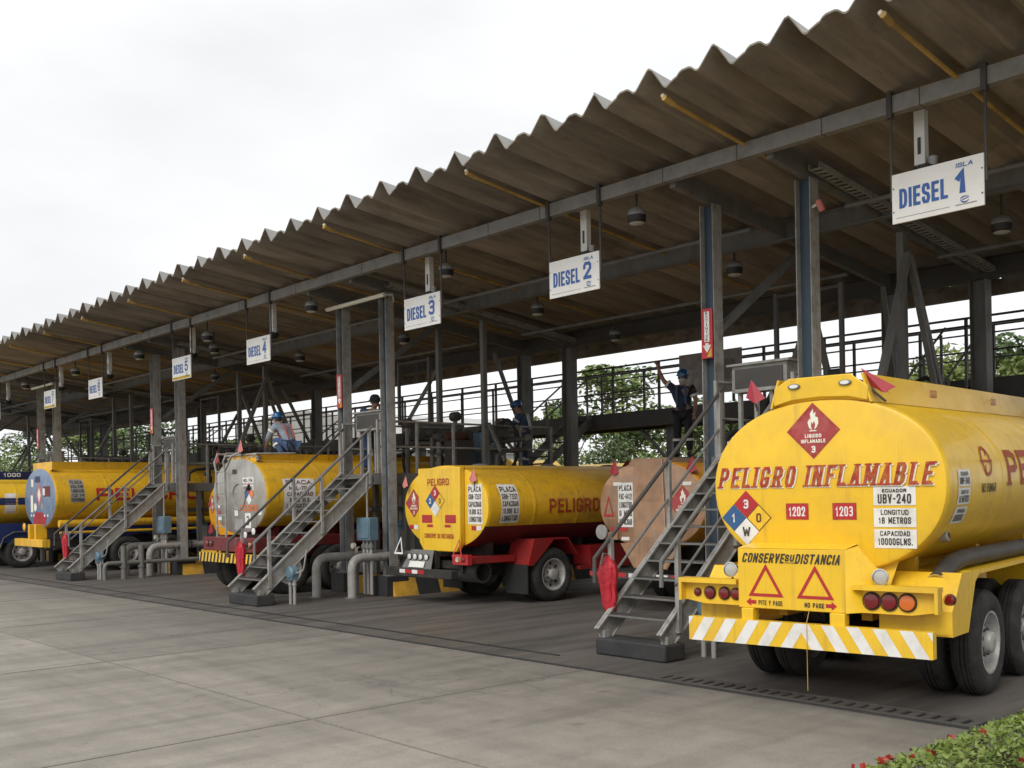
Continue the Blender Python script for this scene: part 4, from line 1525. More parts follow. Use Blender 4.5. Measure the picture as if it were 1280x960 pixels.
for v, m in ((.98, 'lens_red'), (.80, 'lens_red'), (-.62, 'lens_white'), (-.80, 'lens_red'), (-.98, 'lens_amber')):
    t4.lamp(-.055, v, 1.06, .06, m)
for v, h in ((-.50, 1.26), (-.86, 1.34)):
    t4.lamp(.1, v, h, .075, 'lens_white', 'work_lamp')
t4.flag(.2, .92, 2.86, sz=.34)
t4.flag(.25, -.1, 3.06, m='vest_pink', sz=.34)

# --- truck behind truck 4
t4b = Truck('orange tank truck end peeping out behind the silver tank end', (12.7, 25.5), .0,
            a=1.2, b=.78, hc=1.78, x0=.2, length=5.4, body='orange_tank')
t4b.chassis()
t4b.coaming(.55, .5, 2.62)
t4b.axle(1.8, 1.2)
t4b.cab('white')
t4b.placard(.95, 1.9, .26)
t4b.flag(.15, .9, 1.15, sz=.4)
mb = MB()
mb.box(-.05, .08, -1.15, 1.15, .55, .68, 'yellow_old')
mb.build('rear_bumper', t4b.root, smooth=False)

# --- truck 5: blue painted end
t5 = Truck('yellow tank truck with a blue painted tank end, beside the third stair', (9.9, 31.75), .0,
           a=1.36, b=.87, hc=2.16, x0=.2, length=7.4, body='yellow_old', face='blue_face', n=2.1)
t5.chassis(m='chassis', h=.82)
t5.coaming(.8, .84, 3.20, m='yellow_old', x0=.3)
t5.axle(2.3, 1.24)
t5.axle(3.6, 1.24)
t5.cab('yellow_old')
mb = MB()
M = faceM(.196, 0, 0)
mb.flat([(0, 2.62), (-.26, 2.26), (0, 1.9), (.26, 2.26)], 'vest_pink', M)
mb.flat([(0, 2.48), (-.14, 2.26), (0, 2.04), (.14, 2.26)], 'white', M @ U)
mb.flat(rect(.35, .95, 2.2, 2.5), 'maroon', M)
mb.flat(rect(.32, .5, 2.24, 2.44), 'white', M @ U)
mb.flat(rect(-.75, -.55, 1.75, 2.25), 'cream', M)
mb.flat(rect(-.7, -.5, 2.5, 2.72), 'white', M)
mb.flat(rect(-.35, .1, 2.62, 2.8), 'navy', M)
mb.flat([(-.5, 1.38), (.5, 1.38), (.62, 1.62), (.25, 1.75), (-.35, 1.75), (-.6, 1.6)], 'flag_red', M)
for x in (-.72, -.5, .45, .72):
    mb.flat(rect(x - .05, x + .05, 1.62, 1.69), 'white', M @ U)
mb.flat(disc(.12), 'cream', M @ Matrix.Translation((-.35, 1.9, .002)))
mb.flat(disc(.1), 'steel_light', M @ Matrix.Translation((.25, 1.92, .002)))
mb.build('painted_panel', t5.tank, smooth=False)
mb = MB()
t5.plate_side(mb, .62, 1.02, 2.02, 2.68, 'steel_light')
for k, tx in enumerate(('PLACA', 'GSA-238', 'LONGITUD', '12 M', 'CAPACIDAD')):
    stroke_text(mb, tx, None, .34, .09, 'letter_black', .016, mapf=t5.onside(.82, 2.6 - .125 * k))
mb.build('registration_plate', t5.tank, smooth=False)
mb = MB()
stroke_text(mb, 'PELIGRO', None, 3.2, .36, 'sign_red', .08, mapf=t5.onside(2.95, 2.24))
mb.build('danger_lettering', t5.tank, smooth=False)
mb = MB()
mb.tube([(.35, -1.16, 1.42), (7.2, -1.16, 1.42)], .11, 'yellow_old', 14)
mb.tube([(.35, -1.22, 1.16), (7.2, -1.22, 1.16)], .04, 'yellow_old', 8)
mb.lathe([(0, .10), (-.03, .12), (-.05, .08), (-.05, 0)], (.1, 1.0, 1.32), (1, 0, 0), 'yellow_old', 14)
mb.build('hose_tube', t5.root)
mb = MB()
mb.box(-.1, .12, -1.1, 1.36, .76, .98, 'yellow_old')
for v in (-.25, .3):
    mb.box(-.02, .3, v - .07, v + .07, .98, 1.4, 'yellow_old')
mb.box(.12, .9, -.4, .4, .78, .9, 'yellow_old')
mb.build('rear_bumper', t5.root, bevel=.012)
mb = MB()
for e in (-1, 1):
    mb.box(1.55, 1.57, e * .92 - .3, e * .92 + .3, .2, .9, 'steel_light')
mb.build('mudflap', t5.root, smooth=False)

# --- truck 6: cut by the left edge of the photo
t6 = Truck('yellow and navy tank truck with navy side band beyond the blue tank end', (8.7, 35.75), .0,
           a=1.27, b=.72, hc=2.1, x0=.2, length=7.0, body='yellow', n=2.3)
t6.chassis(m='navy', h=1.0)
t6.coaming(.95, .98, 3.02, m='navy')
t6.axle(1.75, 1.25)
t6.cab('navy')
mb = MB()
t6.plate_side(mb, .3, 7.0, 1.98, 2.20, 'navy')
t6.plate_side(mb, 1.25, 1.65, 1.72, 2.34, 'white')
mb.build('side_band', t6.tank, smooth=False)
mb = MB()
f = t6.onside(1.45, 1.9)
mb.add([f(-.17, -.15), f(.17, -.15), f(.17, .12), f(-.17, .12)], [(0, 1, 2, 3)], 'letter_red')
stroke_text(mb, '1000', sideM(1.55, -1.01, 2.92), .5, .12, 'white', .028)
mb.build('side_lettering', t6.tank, smooth=False)
mb = MB()
mb.box(.3, 6.8, -1.22, -1.1, .80, 1.4, 'navy')
mb.build('side_skirt', t6.root, smooth=False)
for e in (-1, 1):
    mudguard(t6, 1.75, *((-1.27, -.6) if e < 0 else (.6, 1.27)), .5, 1.1, 'steel_grey', L=[(1.05, .55), (1.2, .95), (1.5, 1.12), (2.0, 1.12), (2.3, .95), (2.45, .55)])

# ------------------------------------------------------------ islands, stairs, platforms
def sub(mb, name, root, **k):
    return mb.build(name, root, **k)


def make_kerb(label, y):
    t = thing('island_kerb', label, 'kerb', (15, y, 0), 0, 'painted kerbs of the loading islands')
    b = MB()
    prof = [(-1.15, 0), (1.15, 0), (1.02, .34), (-1.02, .34)]
    n = 10
    x0, x1 = -2.72, 3.0
    for q in range(n):
        xa, xb = x0 + (x1 - x0) * q / n, x0 + (x1 - x0) * (q + 1) / n
        m = 'kerb_yellow' if q % 2 == 0 else 'kerb_black'
        vs = [(x, v, z) for x in (xa, xb) for v, z in prof]
        fs = [(0, 4, 7, 3), (1, 2, 6, 5), (3, 7, 6, 2)]
        if q == 0:
            fs.append((0, 3, 2, 1))
        if q == n - 1:
            fs.append((4, 5, 6, 7))
        b.add(vs, fs, m)
    b.build('kerb_body', t, smooth=False)
    return t


STX0, STX1, STH = 9.62, 12.2, 2.50


def make_stair(label, y):
    t = thing('steel_stair', label, 'stair', (9.5, y, 0), 0, 'steel stairs up to the loading platforms')
    O = Vector((9.5, 0, 0))
    W = .50
    b = MB()
    b.box(-.06, .32, -W - .06, W + .06, 0, .21, 'kerb_black')
    sub(b, 'base_block', t, bevel=.025)
    p, q = Vector((.08, 0, .30)), Vector((2.62, 0, 2.44))
    for e in (-1, 1):
        b = MB()
        v = e * W
        d = (q - p).normalized()
        nrm = Vector((-d.z, 0, d.x))
        a, c = p + Vector((0, v, 0)), q + Vector((0, v, 0))
        b.bar(a - d * .12, c, .012, .28, 'steel_light')
        for s in (-1, 1):
            b.bar(a - d * .12 + nrm * s * .125, c + nrm * s * .125, .075, .014, 'steel_light')
        b.bar(a - d * .12 + nrm * .136, c + nrm * .136, .075, .008, 'steel_light')
        b.box(.0, .10, v - .05, v + .05, .21, .30, 'steel_light')
        sub(b, 'stringer', t, smooth=False)
    for k in range(10):
        r = (k + .55) / 10
        c = p.lerp(q, r)
        b = MB()
        b.box(c.x - .13, c.x + .13, -W + .012, W - .012, c.z + .045, c.z + .07, 'steel_dark')
        b.box(c.x - .14, c.x - .13, -W + .012, W - .012, c.z + .050, c.z + .074, 'steel_grey')
        sub(b, 'tread', t, smooth=False)
    for e in (-1, 1):
        v = e * (W + .035)
        b = MB()
        for r in (.06, .52, .97):
            c = p.lerp(q, r)
            b.box(c.x - .028, c.x + .028, v - .028, v + .028, c.z - .10, c.z + 1.02, 'steel_light')
        r0, r1 = p.lerp(q, -.06), p.lerp(q, 1.0)
        m = 'steel_dark' if e > 0 else 'steel_grey'
        b.tube([(r0.x, v, r0.z + .72), (r0.x, v, r0.z + 1.02), (r1.x, v, r1.z + 1.02)], .028, m, 8)
        b.tube([(p.x + .1, v, p.z + .60), (r1.x, v, r1.z + .52)], .018, 'steel_grey', 8)
        sub(b, 'handrail', t, smooth=False)
    return t


def make_platform(label, y):
    t = thing('loading_platform', label, 'platform', (15, y, 0), 0, 'raised loading platforms')
    b = MB()
    b.box(-2.82, 2.25, -.62, .62, 2.44, 2.49, 'steel_dark')
    for e in (-1, 1):
        b.box(-2.82, 2.25, e * .64 - .02, e * .64 + .02, 2.27, 2.50, 'steel_grey')
    b.box(-2.86, -2.821, -.66, .66, 2.27, 2.50, 'steel_grey')
    sub(b, 'deck', t, smooth=False)
    for x in (-2.0, -.5, 1.9):
        for e in (-1, 1):
            b = MB()
            b.box(x - .05, x + .05, e * .56 - .05, e * .56 + .05, .34, 2.27, 'steel_grey')
            sub(b, 'leg', t, smooth=False)
    for e in (-1, 1):
        b = MB()
        v = e * .64
        for hh in (.55, 1.08):
            b.tube([(-2.75, v, 2.5 + hh), (2.2, v, 2.5 + hh)], .022, 'steel_light', 8)
        for k in range(6):
            x = -2.75 + 4.95 * k / 5
            b.box(x - .025, x + .025, v - .025, v + .025, 2.5, 3.6, 'steel_light')
        sub(b, 'handrail', t, smooth=False)
    # control desk on slim legs just inside the head of the stair
    b = MB()
    b.box(-2.50, -2.22, -.38, .54, 3.42, 3.80, 'steel_light')
    b.box(-2.515, -2.501, -.32, .48, 3.48, 3.75, 'steel_dark')
    b.box(-2.56, -2.18, -.44, .60, 3.80, 3.83, 'steel_light')
    for v in (-.30, -.08, .18, .46):
        b.box(-2.44, -2.38, v - .025, v + .025, 2.49, 3.42, 'steel_light')
    b.tube([(-2.4, -.52, 2.5), (-2.4, -.52, 3.6)], .03, 'cream', 8)
    sub(b, 'control_desk', t, smooth=False)
    b = MB()
    b.box(-.95, .55, .68, .71, 3.30, 3.72, 'steel_grey')
    b.box(-.6, -.2, .712, .72, 3.5, 3.53, 'steel_dark')
    sub(b, 'side_panel', t, smooth=False)
    b = MB()
    for x in (-1.5, .7):
        b.box(x - .2, x + .2, -.42, .1, .34, 1.3, 'steel_grey')
        b.lathe([(0, .16), (.35, .16), (.38, .1), (.5, .08)], (x, .3, 1.0), (0, 0, 1), 'box_blue', 14)
        b.tube([(x, .3, .3), (x, .3, 1.0)], .07, 'steel_grey', 10)
        b.tube([(x, .3, 1.5), (x, .3, 2.27)], .07, 'steel_light', 10)
    for v in (-.15, .05, .5):
        b.tube([(-2.2, v, 1.75), (2.0, v, 1.75)], .05, 'steel_grey', 8)
    sub(b, 'metering_pipework', t)
    b = MB()
    for x, v, hh in ((-1.2, .45, 1.15), (-.55, .40, .95), (.15, .42, 1.35), (.9, -.4, 1.1), (1.5, .35, 1.25), (-1.0, -.42, .8)):
        b.tube([(x, v, 2.49), (x, v, 2.49 + hh)], .055, 'steel_grey', 10)
        b.lathe([(-.03, .10), (.03, .10)], (x, v, 2.49 + hh * .55), (0, 0, 1), 'steel_dark', 12)
        b.lathe([(-.12, .02), (-.1, .11), (.1, .11), (.12, .02)], (x, v, 2.49 + hh), (0, 1, 0), 'steel_dark', 12)
    b.tube([(-1.2, .45, 3.3), (1.5, .45, 3.3)], .05, 'steel_dark', 10)
    b.tube([(-.55, .4, 3.05), (1.5, .4, 3.05)], .04, 'steel_grey', 10)
    b.box(-.4, .1, -.3, .15, 2.49, 3.25, 'steel_dark')
    b.box(.5, .75, -.2, .3, 2.49, 3.45, 'box_blue')
    sub(b, 'valve_rack', t)
    for x, e in ((-.9, 1), (.6, -1), (1.3, 1)):
        b = MB()
        pts = [(x, e * .5, 3.55), (x + .05, e * .85, 3.75), (x + .1, e * 1.15, 3.35), (x + .05, e * 1.1, 2.75), (x - .05, e * .85, 2.45), (x - .1, e * .7, 2.7)]
        b.tube(bend(pts, .14, 4), .035, 'rubber', 8)
        sub(b, 'hose', t)
    b = MB()
    for v in (-.55, .55):
        b.box(-1.36, -1.30, v - .03, v + .03, 3.6, 5.0, 'steel_dark')
    b.tube([(-1.33, -.55, 4.95), (-1.33, .55, 4.95)], .03, 'steel_dark', 8)
    b.tube([(-1.33, -.1, 4.95), (-1.33, -.1, 4.55)], .012, 'black', 6)
    sub(b, 'hose_gantry', t)
    return t


def make_arm(label, x, y, side):
    t = thing('fuel_loader', label, 'loading arm', (x, y, 0), 0, 'loading arms of the platforms')
    s = side
    b = MB()
    b.tube([(0, 0, 2.5), (0, 0, 3.05)], .075, 'steel_dark', 12)
    b.lathe([(0, .12), (.02, .13), (.14, .13), (.16, .11)], (0, 0, 3.02), (0, 0, 1), 'steel_grey', 14)
    sub(b, 'riser', t)
    b = MB()
    b.tube([(0, 0, 3.15), (.02, s * .15, 3.22), (.1, s * .75, 3.25), (.16, s * 1.0, 3.22)], .06, 'steel_dark', 12)
    b.lathe([(-.1, .1), (.1, .1)], (.14, s * .92, 3.24), (1, .2 * s, 0), 'steel_grey', 12)
    sub(b, 'boom', t)
    b = MB()
    b.tube([(.16, s * 1.0, 3.2), (-.1, s * 1.08, 3.0), (-.75, s * 1.15, 2.95), (-.95, s * 1.16, 2.85), (-.98, s * 1.16, 2.6)], .05, 'steel_dark', 10)
    sub(b, 'drop_pipe', t)
    b = MB()
    b.lathe([(0, .03), (.02, .12), (.55, .12), (.58, .05)], (.05, -s * .1, 3.32), (1, 0, .1), 'rust' if s > 0 else 'steel_grey', 14)
    b.lathe([(0, .05), (.1, .05), (.12, .15), (.16, .15), (.17, .05), (.3, .05)], (.65, -s * .1, 3.38), (1, 0, 0), 'steel_dark', 12)
    sub(b, 'balance_cylinder', t)
    b = MB()
    for k in range(10):
        a = 2 * math.pi * k / 10
        c = a + 2 * math.pi / 10
        b.tube([(-.12 + .12 * math.cos(a), s * .32, 3.5 + .12 * math.sin(a)), (-.12 + .12 * math.cos(c), s * .32, 3.5 + .12 * math.sin(c))], .012, 'steel_dark', 6)
    b.tube([(-.12, s * .32, 3.5), (-.02, s * .3, 3.25)], .02, 'steel_dark', 6)
    b.box(-.22, .06, s * .3 - .09, s * .3 + .09, 3.30, 3.48, 'steel_dark')
    sub(b, 'valve', t)
    return t


def bend(pts, r=.22, n=5):
    out_ = [Vector(pts[0])]
    for i in range(1, len(pts) - 1):
        a, c, d = Vector(pts[i - 1]), Vector(pts[i]), Vector(pts[i + 1])
        u, v = (a - c).normalized(), (d - c).normalized()
        for k in range(n + 1):
            t = k / n
            out_.append((c + u * r) * (1 - t) ** 2 + c * 2 * t * (1 - t) + (c + v * r) * t ** 2)
    out_.append(Vector(pts[-1]))
    return out_


def make_pipe(label, x, y, ln, hgt=.80, r=.092):
    t = thing('product_pipe', label, 'pipe', (x, y, 0), 0, 'bent product pipes in front of the islands')
    b = MB()
    b.tube(bend([(0, 0, 0), (0, 0, hgt), (ln, 0, hgt)], .26, 7), r, 'steel_light', 16)
    b.lathe([(0, r + .06), (.02, r + .06), (.022, r)], (0, 0, .001), (0, 0, 1), 'steel_grey', 16)
    sub(b, 'pipe_run', t)
    b = MB()
    for xx in (.95, ln - .5):
        b.box(xx - .04, xx + .04, -.05, .05, 0, hgt - r, 'steel_grey')
        b.lathe([(-.02, r + .05), (.02, r + .05)], (xx + .18, 0, hgt), (1, 0, 0), 'steel_dark', 14)
    sub(b, 'pipe_support', t)
    return t


def make_box(label, x, y):
    t = thing('junction_box', label, 'junction box', (x, y, 0), 0, 'small junction boxes on twin legs')
    b = MB()
    b.lathe([(-.09, .0), (-.09, .095), (-.06, .125), (.06, .125), (.09, .10), (.09, 0)], (0, 0, .60), (1, 0, 0), 'box_blue', 16)
    b.box(-.07, .07, -.10, .10, .46, .53, 'box_blue')
    sub(b, 'housing', t)
    for v in (-.075, .075):
        b = MB()
        b.tube([(0, v, 0), (0, v, .47)], .032, 'steel_light', 10)
        b.lathe([(0, .045), (.05, .045)], (0, v, .36), (0, 0, 1), 'steel_light', 10)
        sub(b, 'leg', t)
    b = MB()
    b.tube(bend([(.02, -.11, .60), (.06, -.30, .62), (.12, -.34, 1.05)], .1, 4), .016, 'steel_light', 8)
    sub(b, 'conduit', t)
    return t


def make_cabinet(label, x, y):
    t = thing('control_box', label, 'control box', (x, y, 0), 0, 'blue control boxes beside the front columns')
    b = MB()
    b.box(-.10, .12, -.24, .22, 1.14, 1.60, 'box_blue')
    b.box(-.118, -.101, -.21, .19, 1.18, 1.56, 'box_blue')
    sub(b, 'housing', t, bevel=.02)
    b = MB()
    for v in (-.15, -.02, .1):
        b.tube([(0, v, .05), (0, v, 1.14)], .035, 'steel_light', 10)
        b.lathe([(0, .06), (.08, .06)], (0, v, .98), (0, 0, 1), 'steel_grey', 10)
    b.tube([(.02, 0, 1.6), (.02, 0, 2.45)], .022, 'steel_light', 8)
    sub(b, 'conduit', t)
    b = MB()
    b.lathe([(-.03, .0), (-.03, .06), (.03, .06), (.03, 0)], (-.05, .42, 1.02), (1, 0, 0), 'cream', 14)
    b.tube([(0, .42, .85), (0, .42, .98)], .018, 'steel_light', 8)
    b.lathe([(-.05, .085), (.05, .085)], (0, .27, .92), (0, 1, 0), 'steel_light', 12)
    sub(b, 'gauge', t)
    return t


def make_cover(label, x, y):
    t = thing('covered_extinguisher', label, 'fire extinguisher', (x, y, 0), 0, 'fire extinguishers under red covers on the stair posts')
    b = MB()
    rng = random.Random(5)
    n, K = 34, 26
    vs, fs = [], []
    PR = [(.52, .070), (.58, .088), (.68, .098), (.80, .104), (.90, .118), (1.00, .126), (1.08, .118), (1.13, .085), (1.18, .050), (1.24, .028)]

    def rad(z):
        for (za, ra), (zb, rb) in zip(PR, PR[1:]):
            if z <= zb:
                return ra + (rb - ra) * (z - za) / (zb - za)
        return PR[-1][1]
    for i_ in range(K + 1):
        z = .52 + .70 * i_ / K
        r = rad(z)
        for k in range(n):
            a = 2 * math.pi * k / n
            # long hanging folds with sharp valleys, pinched by a cord below the top
            f1 = abs(math.sin(2.5 * a + 1.2 * math.sin(z * 6) + .4)) ** .6 - .6
            f2 = abs(math.sin(4 * a - 2.2 * z + 1)) ** .7 - .6
            f3 = math.sin(9 * a + z * 16) * .4
            rr = r * (1 + .20 * f1 + .12 * f2 + .07 * f3) + rng.uniform(-.003, .003)
            zz = z + (.03 * math.sin(3 * a + 1) if i_ < 2 else .012 * math.sin(4 * a + z * 14))
            vs.append((rr * math.cos(a) * .72, rr * math.sin(a) * 1.08 + .012 * math.sin(z * 8), zz))
    for i_ in range(K):
        for k in range(n):
            fs.append((i_ * n + k, i_ * n + (k + 1) % n, (i_ + 1) * n + (k + 1) % n, (i_ + 1) * n + k))
    fs.append(tuple(range(n))[::-1])
    fs.append(tuple(K * n + k for k in range(n)))
    b.add(vs, fs, 'red_cover')
    sub(b, 'cover', t)
    b = MB()
    b.tube([(0, 0, .0), (0, 0, .57)], .03, 'steel_light', 8)
    b.tube([(.13, 0, 1.08), (.05, 0, 1.22), (-.06, .03, 1.24), (-.12, .02, 1.1)], .016, 'steel_grey', 6)
    sub(b, 'stand', t)
    return t


BET = ['', 'between DIESEL 1 and DIESEL 2', 'between DIESEL 3 and DIESEL 4', 'between DIESEL 5 and DIESEL 6', 'between DIESEL 7 and DIESEL 8']
k0 = s0 = p0 = a0 = a1 = q0 = q1 = j0 = c0 = e0 = None
for i in range(1, 5):
    y = ISL[i]
    L = BET[i]
    if k0 is None:
        k0 = make_kerb('yellow and black painted island kerb ' + L, y)
        s0 = make_stair('grey steel stair with handrails rising between columns ' + L, y - .1)
        p0 = make_platform('raised grey platform with rails and control desk ' + L, y)
        a0 = make_arm('dark loading arm swung towards %s from the platform %s' % (('DIESEL %d' % (2 * i)), L), 14.7, y + .45, 1)
        a1 = make_arm('dark loading arm swung towards %s from the platform %s' % (('DIESEL %d' % (2 * i - 1)), L), 15.6, y - .45, -1)
        q0 = make_pipe('thick grey bent pipe beside the stair base ' + L, 11.15, y + .02, 3.2)
        q1 = make_pipe('thick grey bent pipe under the blue control box ' + L, 11.5, y - .74, 2.6)
        j0 = make_box('small blue junction box on two legs beside the stair ' + L, 10.15, y - .75)
        c0 = make_cabinet('blue control box on conduits under the platform ' + L, 11.95, y - .62)
        e0 = make_cover('red covered fire extinguisher at the stair foot ' + L, 9.72, y + .47)
    else:
        dup(k0, (15, y, 0), None, 'yellow and black painted island kerb ' + L)
        dup(s0, (9.5, y - .1, 0), None, 'grey steel stair with handrails rising between columns ' + L)
        dup(p0, (15, y, 0), None, 'raised grey platform with rails and control desk ' + L)
        dup(a0, (14.7, y + .45, 0), None, 'dark loading arm swung towards %s from the platform %s' % (('DIESEL %d' % (2 * i)), L))
        dup(a1, (15.6, y - .45, 0), None, 'dark loading arm swung towards %s from the platform %s' % (('DIESEL %d' % (2 * i - 1)), L))
        dup(q0, (11.15, y + .02, 0), None, 'thick grey bent pipe beside the stair base ' + L)
        dup(q1, (11.5, y - .74, 0), None, 'thick grey bent pipe under the blue control box ' + L)
        dup(j0, (10.15, y - .75, 0), None, 'small blue junction box on two legs beside the stair ' + L)
        dup(c0, (11.95, y - .62, 0), None, 'blue control box on conduits under the platform ' + L)
        dup(e0, (9.72, y + .47, 0), None, 'red covered fire extinguisher at the stair foot ' + L)

# smaller vertical pipes with a rail beside the third stair
y = ISL[3]
t = thing('pipe_manifold', 'low row of thin grey pipes joined by one horizontal pipe beside the third stair', 'pipework', (10.4, y - 1.1, 0))
b = MB()
b.tube(bend([(-.25, .0, 0), (-.25, 0, .42), (2.3, 0, .42)], .12, 4), .055, 'steel_grey', 12)
b.build('low_pipe', t)
for x in (.25, .72):
    b = MB()
    b.tube([(x, .0, 0), (x, 0, .86)], .075, 'steel_grey', 12)
    b.lathe([(0, .11), (.03, .11)], (x, 0, .30), (0, 0, 1), 'steel_grey', 12)
    b.build('standpipe', t)

# ------------------------------------------------------------ hanging bay signs
def make_sign(num, y, style=0):
    x = BX - .075
    lab = {0: 'white hanging sign reading DIESEL %s in blue under the eave beam' % num,
           1: 'white hanging sign reading DIESEL %s in blue with yellow bottom under the eave beam' % num}[style]
    t = thing('bay_sign', lab, 'sign', (x, y, 5.34), 0, 'numbered bay signs hung from the eave beam')
    b = MB()
    b.box(0, .022, -.53, .53, -.285, .285, 'sign_white')
    pn = b.build('panel', t, bevel=.004)
    b = MB()
    M = faceM(-.003, 0, 0)
    lt = MB()
    stroke_text(lt, 'DIESEL', M, .57, .225, 'sign_blue', .045, 0, -.155, -.01, gap=.28, cr=1.55)
    stroke_text(b, num, M, .17 if num != '1' else .14, .26, 'sign_blue', .07 if num == '1' else .05, 0, .29, .03, cr=1.35 if num == '1' else 1.9)
    b.build('number', pn, smooth=False)
    b = MB()
    stroke_text(lt, 'ISLA', M, .19, .05, 'sign_blue', .010, .15, .32, .21)
    lt.build('lettering', pn, smooth=False)
    # round swoosh emblem with its caption line
    n = 14
    pr_ = []
    for k in range(n + 1):
        a = R(35) + R(300) * k / n
        pr_.append((.32 + .05 * math.cos(a) * (1 + .15 * math.sin(a)), -.175 + .032 * math.sin(a)))
    for k in range(n):
        (xa, ya), (xb, yb) = pr_[k], pr_[k + 1]
        wd = .006 + .012 * k / n * (1 - k / n) * 4
        b.flat([(xa, ya - wd / 2), (xb, yb - wd / 2), (xb, yb + wd / 2), (xa, ya + wd / 2)], 'sign_blue', M)
    b.flat([(.29, -.185), (.36, -.165), (.36, -.155), (.29, -.172)], 'sign_blue', M)
    b.flat(rect(.21, .45, -.232, -.220), 'steel_light', M)
    b.flat(rect(-.48, .15, -.228, -.222), 'steel_light', M)
    if style:
        b.flat(rect(-.5, .5, -.27, -.20), 'vest_yellow', M)
    for xx in (-.51, .51):
        for yy in (-.15, .12):
            b.flat(disc(.010, 8), 'steel_dark', M @ Matrix.Translation((xx, yy, 0)))
    b.build('emblem', pn, smooth=False)
    for e in (-1, 1):
        b = MB()
        b.tube([(.03, e * .545, -.02), (.03, e * .545, 1.245)], .018, 'steel_dark', 8)
        b.box(-.02, .06, e * .545 - .03, e * .545 + .03, .95, 1.25, 'steel_dark')
        b.build('hanger', t, smooth=False)


SIGNY = [5.42, 11.12, 14.95, 20.98, 24.92, 30.72, 34.63, 40.4]
for k, y in enumerate(SIGNY):
    make_sign(str(k + 1), y, 1 if k in (4, 6) else 0)
    # white drop box behind each sign with a small dark camera at its foot
    yy = y + (.42 if k % 2 == 0 else .22)
    t = thing('camera_mount', 'white vertical mount with dark camera behind the DIESEL %d sign' % (k + 1), 'camera mount', (11.9, yy, 6.44), 0, 'white camera mounts behind the bay signs')
    b = MB()
    b.box(-.05, .05, -.065, .065, -.62, .02, 'sign_white')
    b.box(-.056, -.051, -.02, .02, -.50, -.30, 'steel_dark')
    b.build('housing', t, bevel=.008)
    b = MB()
    b.lathe([(-.13, 0), (-.12, .07), (-.05, .12), (.0, .12), (.03, .06)], (-.02, -.05, -.66), (0, 0, 1), 'black', 14)
    b.lathe([(0, .05), (.10, .06)], (-.02, -.15, -.66), (0, 0, 1), 'lamp_body', 12)
    b.build('camera', t)

# ------------------------------------------------------------ red strips on the left front columns
for i in range(1, 5):
    y = ISL[i] + .8
    t = thing('fire_sign', 'tall red EXTINTOR strip with white arrow on a column ' + BET[i], 'sign', (12.28, y, 4.30), 0, 'red strip signs on the left front columns')
    b = MB()
    b.box(-.012, .004, -.098, .098, -.36, .36, 'sign_red')
    pn = b.build('panel', t, smooth=False)
    b = MB()
    M = faceM(-.014, 0, 0)
    b.flat(rect(-.045, .045, -.12, .32), 'white', M)
    for k, ch in enumerate('EXTINTOR'):
        b.text(ch, M @ Matrix.Translation((0, 0, .002)), .04 if ch != 'I' else .014, .042, 'letter_black', .02, 0, 0, .295 - .055 * k)
    b.build('lettering', pn, smooth=False)
    b = MB()
    b.flat([(-.075, -.17), (0, -.28), (.075, -.17), (.03, -.17), (.03, -.14), (-.03, -.14), (-.03, -.17)], 'white', M)
    b.flat([(.08, -.34), (.08, -.2), (.0, -.34)], 'vest_yellow', M)
    b.build('arrow', pn, smooth=False)

# red and white beacon on the nearest right column, tube lights over two column pairs
t = thing('siren', 'small red and white siren on a bracket by a column below the cable tray', 'siren', (12.35, 7.58, 5.78))
b = MB()
b.tube([(0, 0, 0), (-.02, -.14, .04)], .02, 'white', 8)
b.build('bracket', t)
b = MB()
b.lathe([(0, .035), (.02, .045), (.15, .042), (.16, .03)], (-.02, -.16, -.09), (-.3, .25, 1), 'vest_pink', 12)
b.build('beacon', t)
for i, lab in ((2, BET[2]), (4, BET[4])):
    t = thing('tube_light', 'pale tube light across the column tops ' + lab, 'light', (12.22, ISL[i], 6.1), 0, 'tube lights across column tops')
    b = MB()
    b.tube([(0, -1.0, 0), (0, 1.15, 0)], .045, 'cream', 10)
    b.build('tube', t)
    b = MB()
    for v in (-.85, .95):
        b.box(-.03, .08, v - .03, v + .03, -.02, .05, 'steel_grey')
    b.tube([(.0, -1.0, 0), (.0, -1.3, -.05), (0, -1.32, -.2)], .02, 'steel_light', 8)
    b.build('bracket', t)

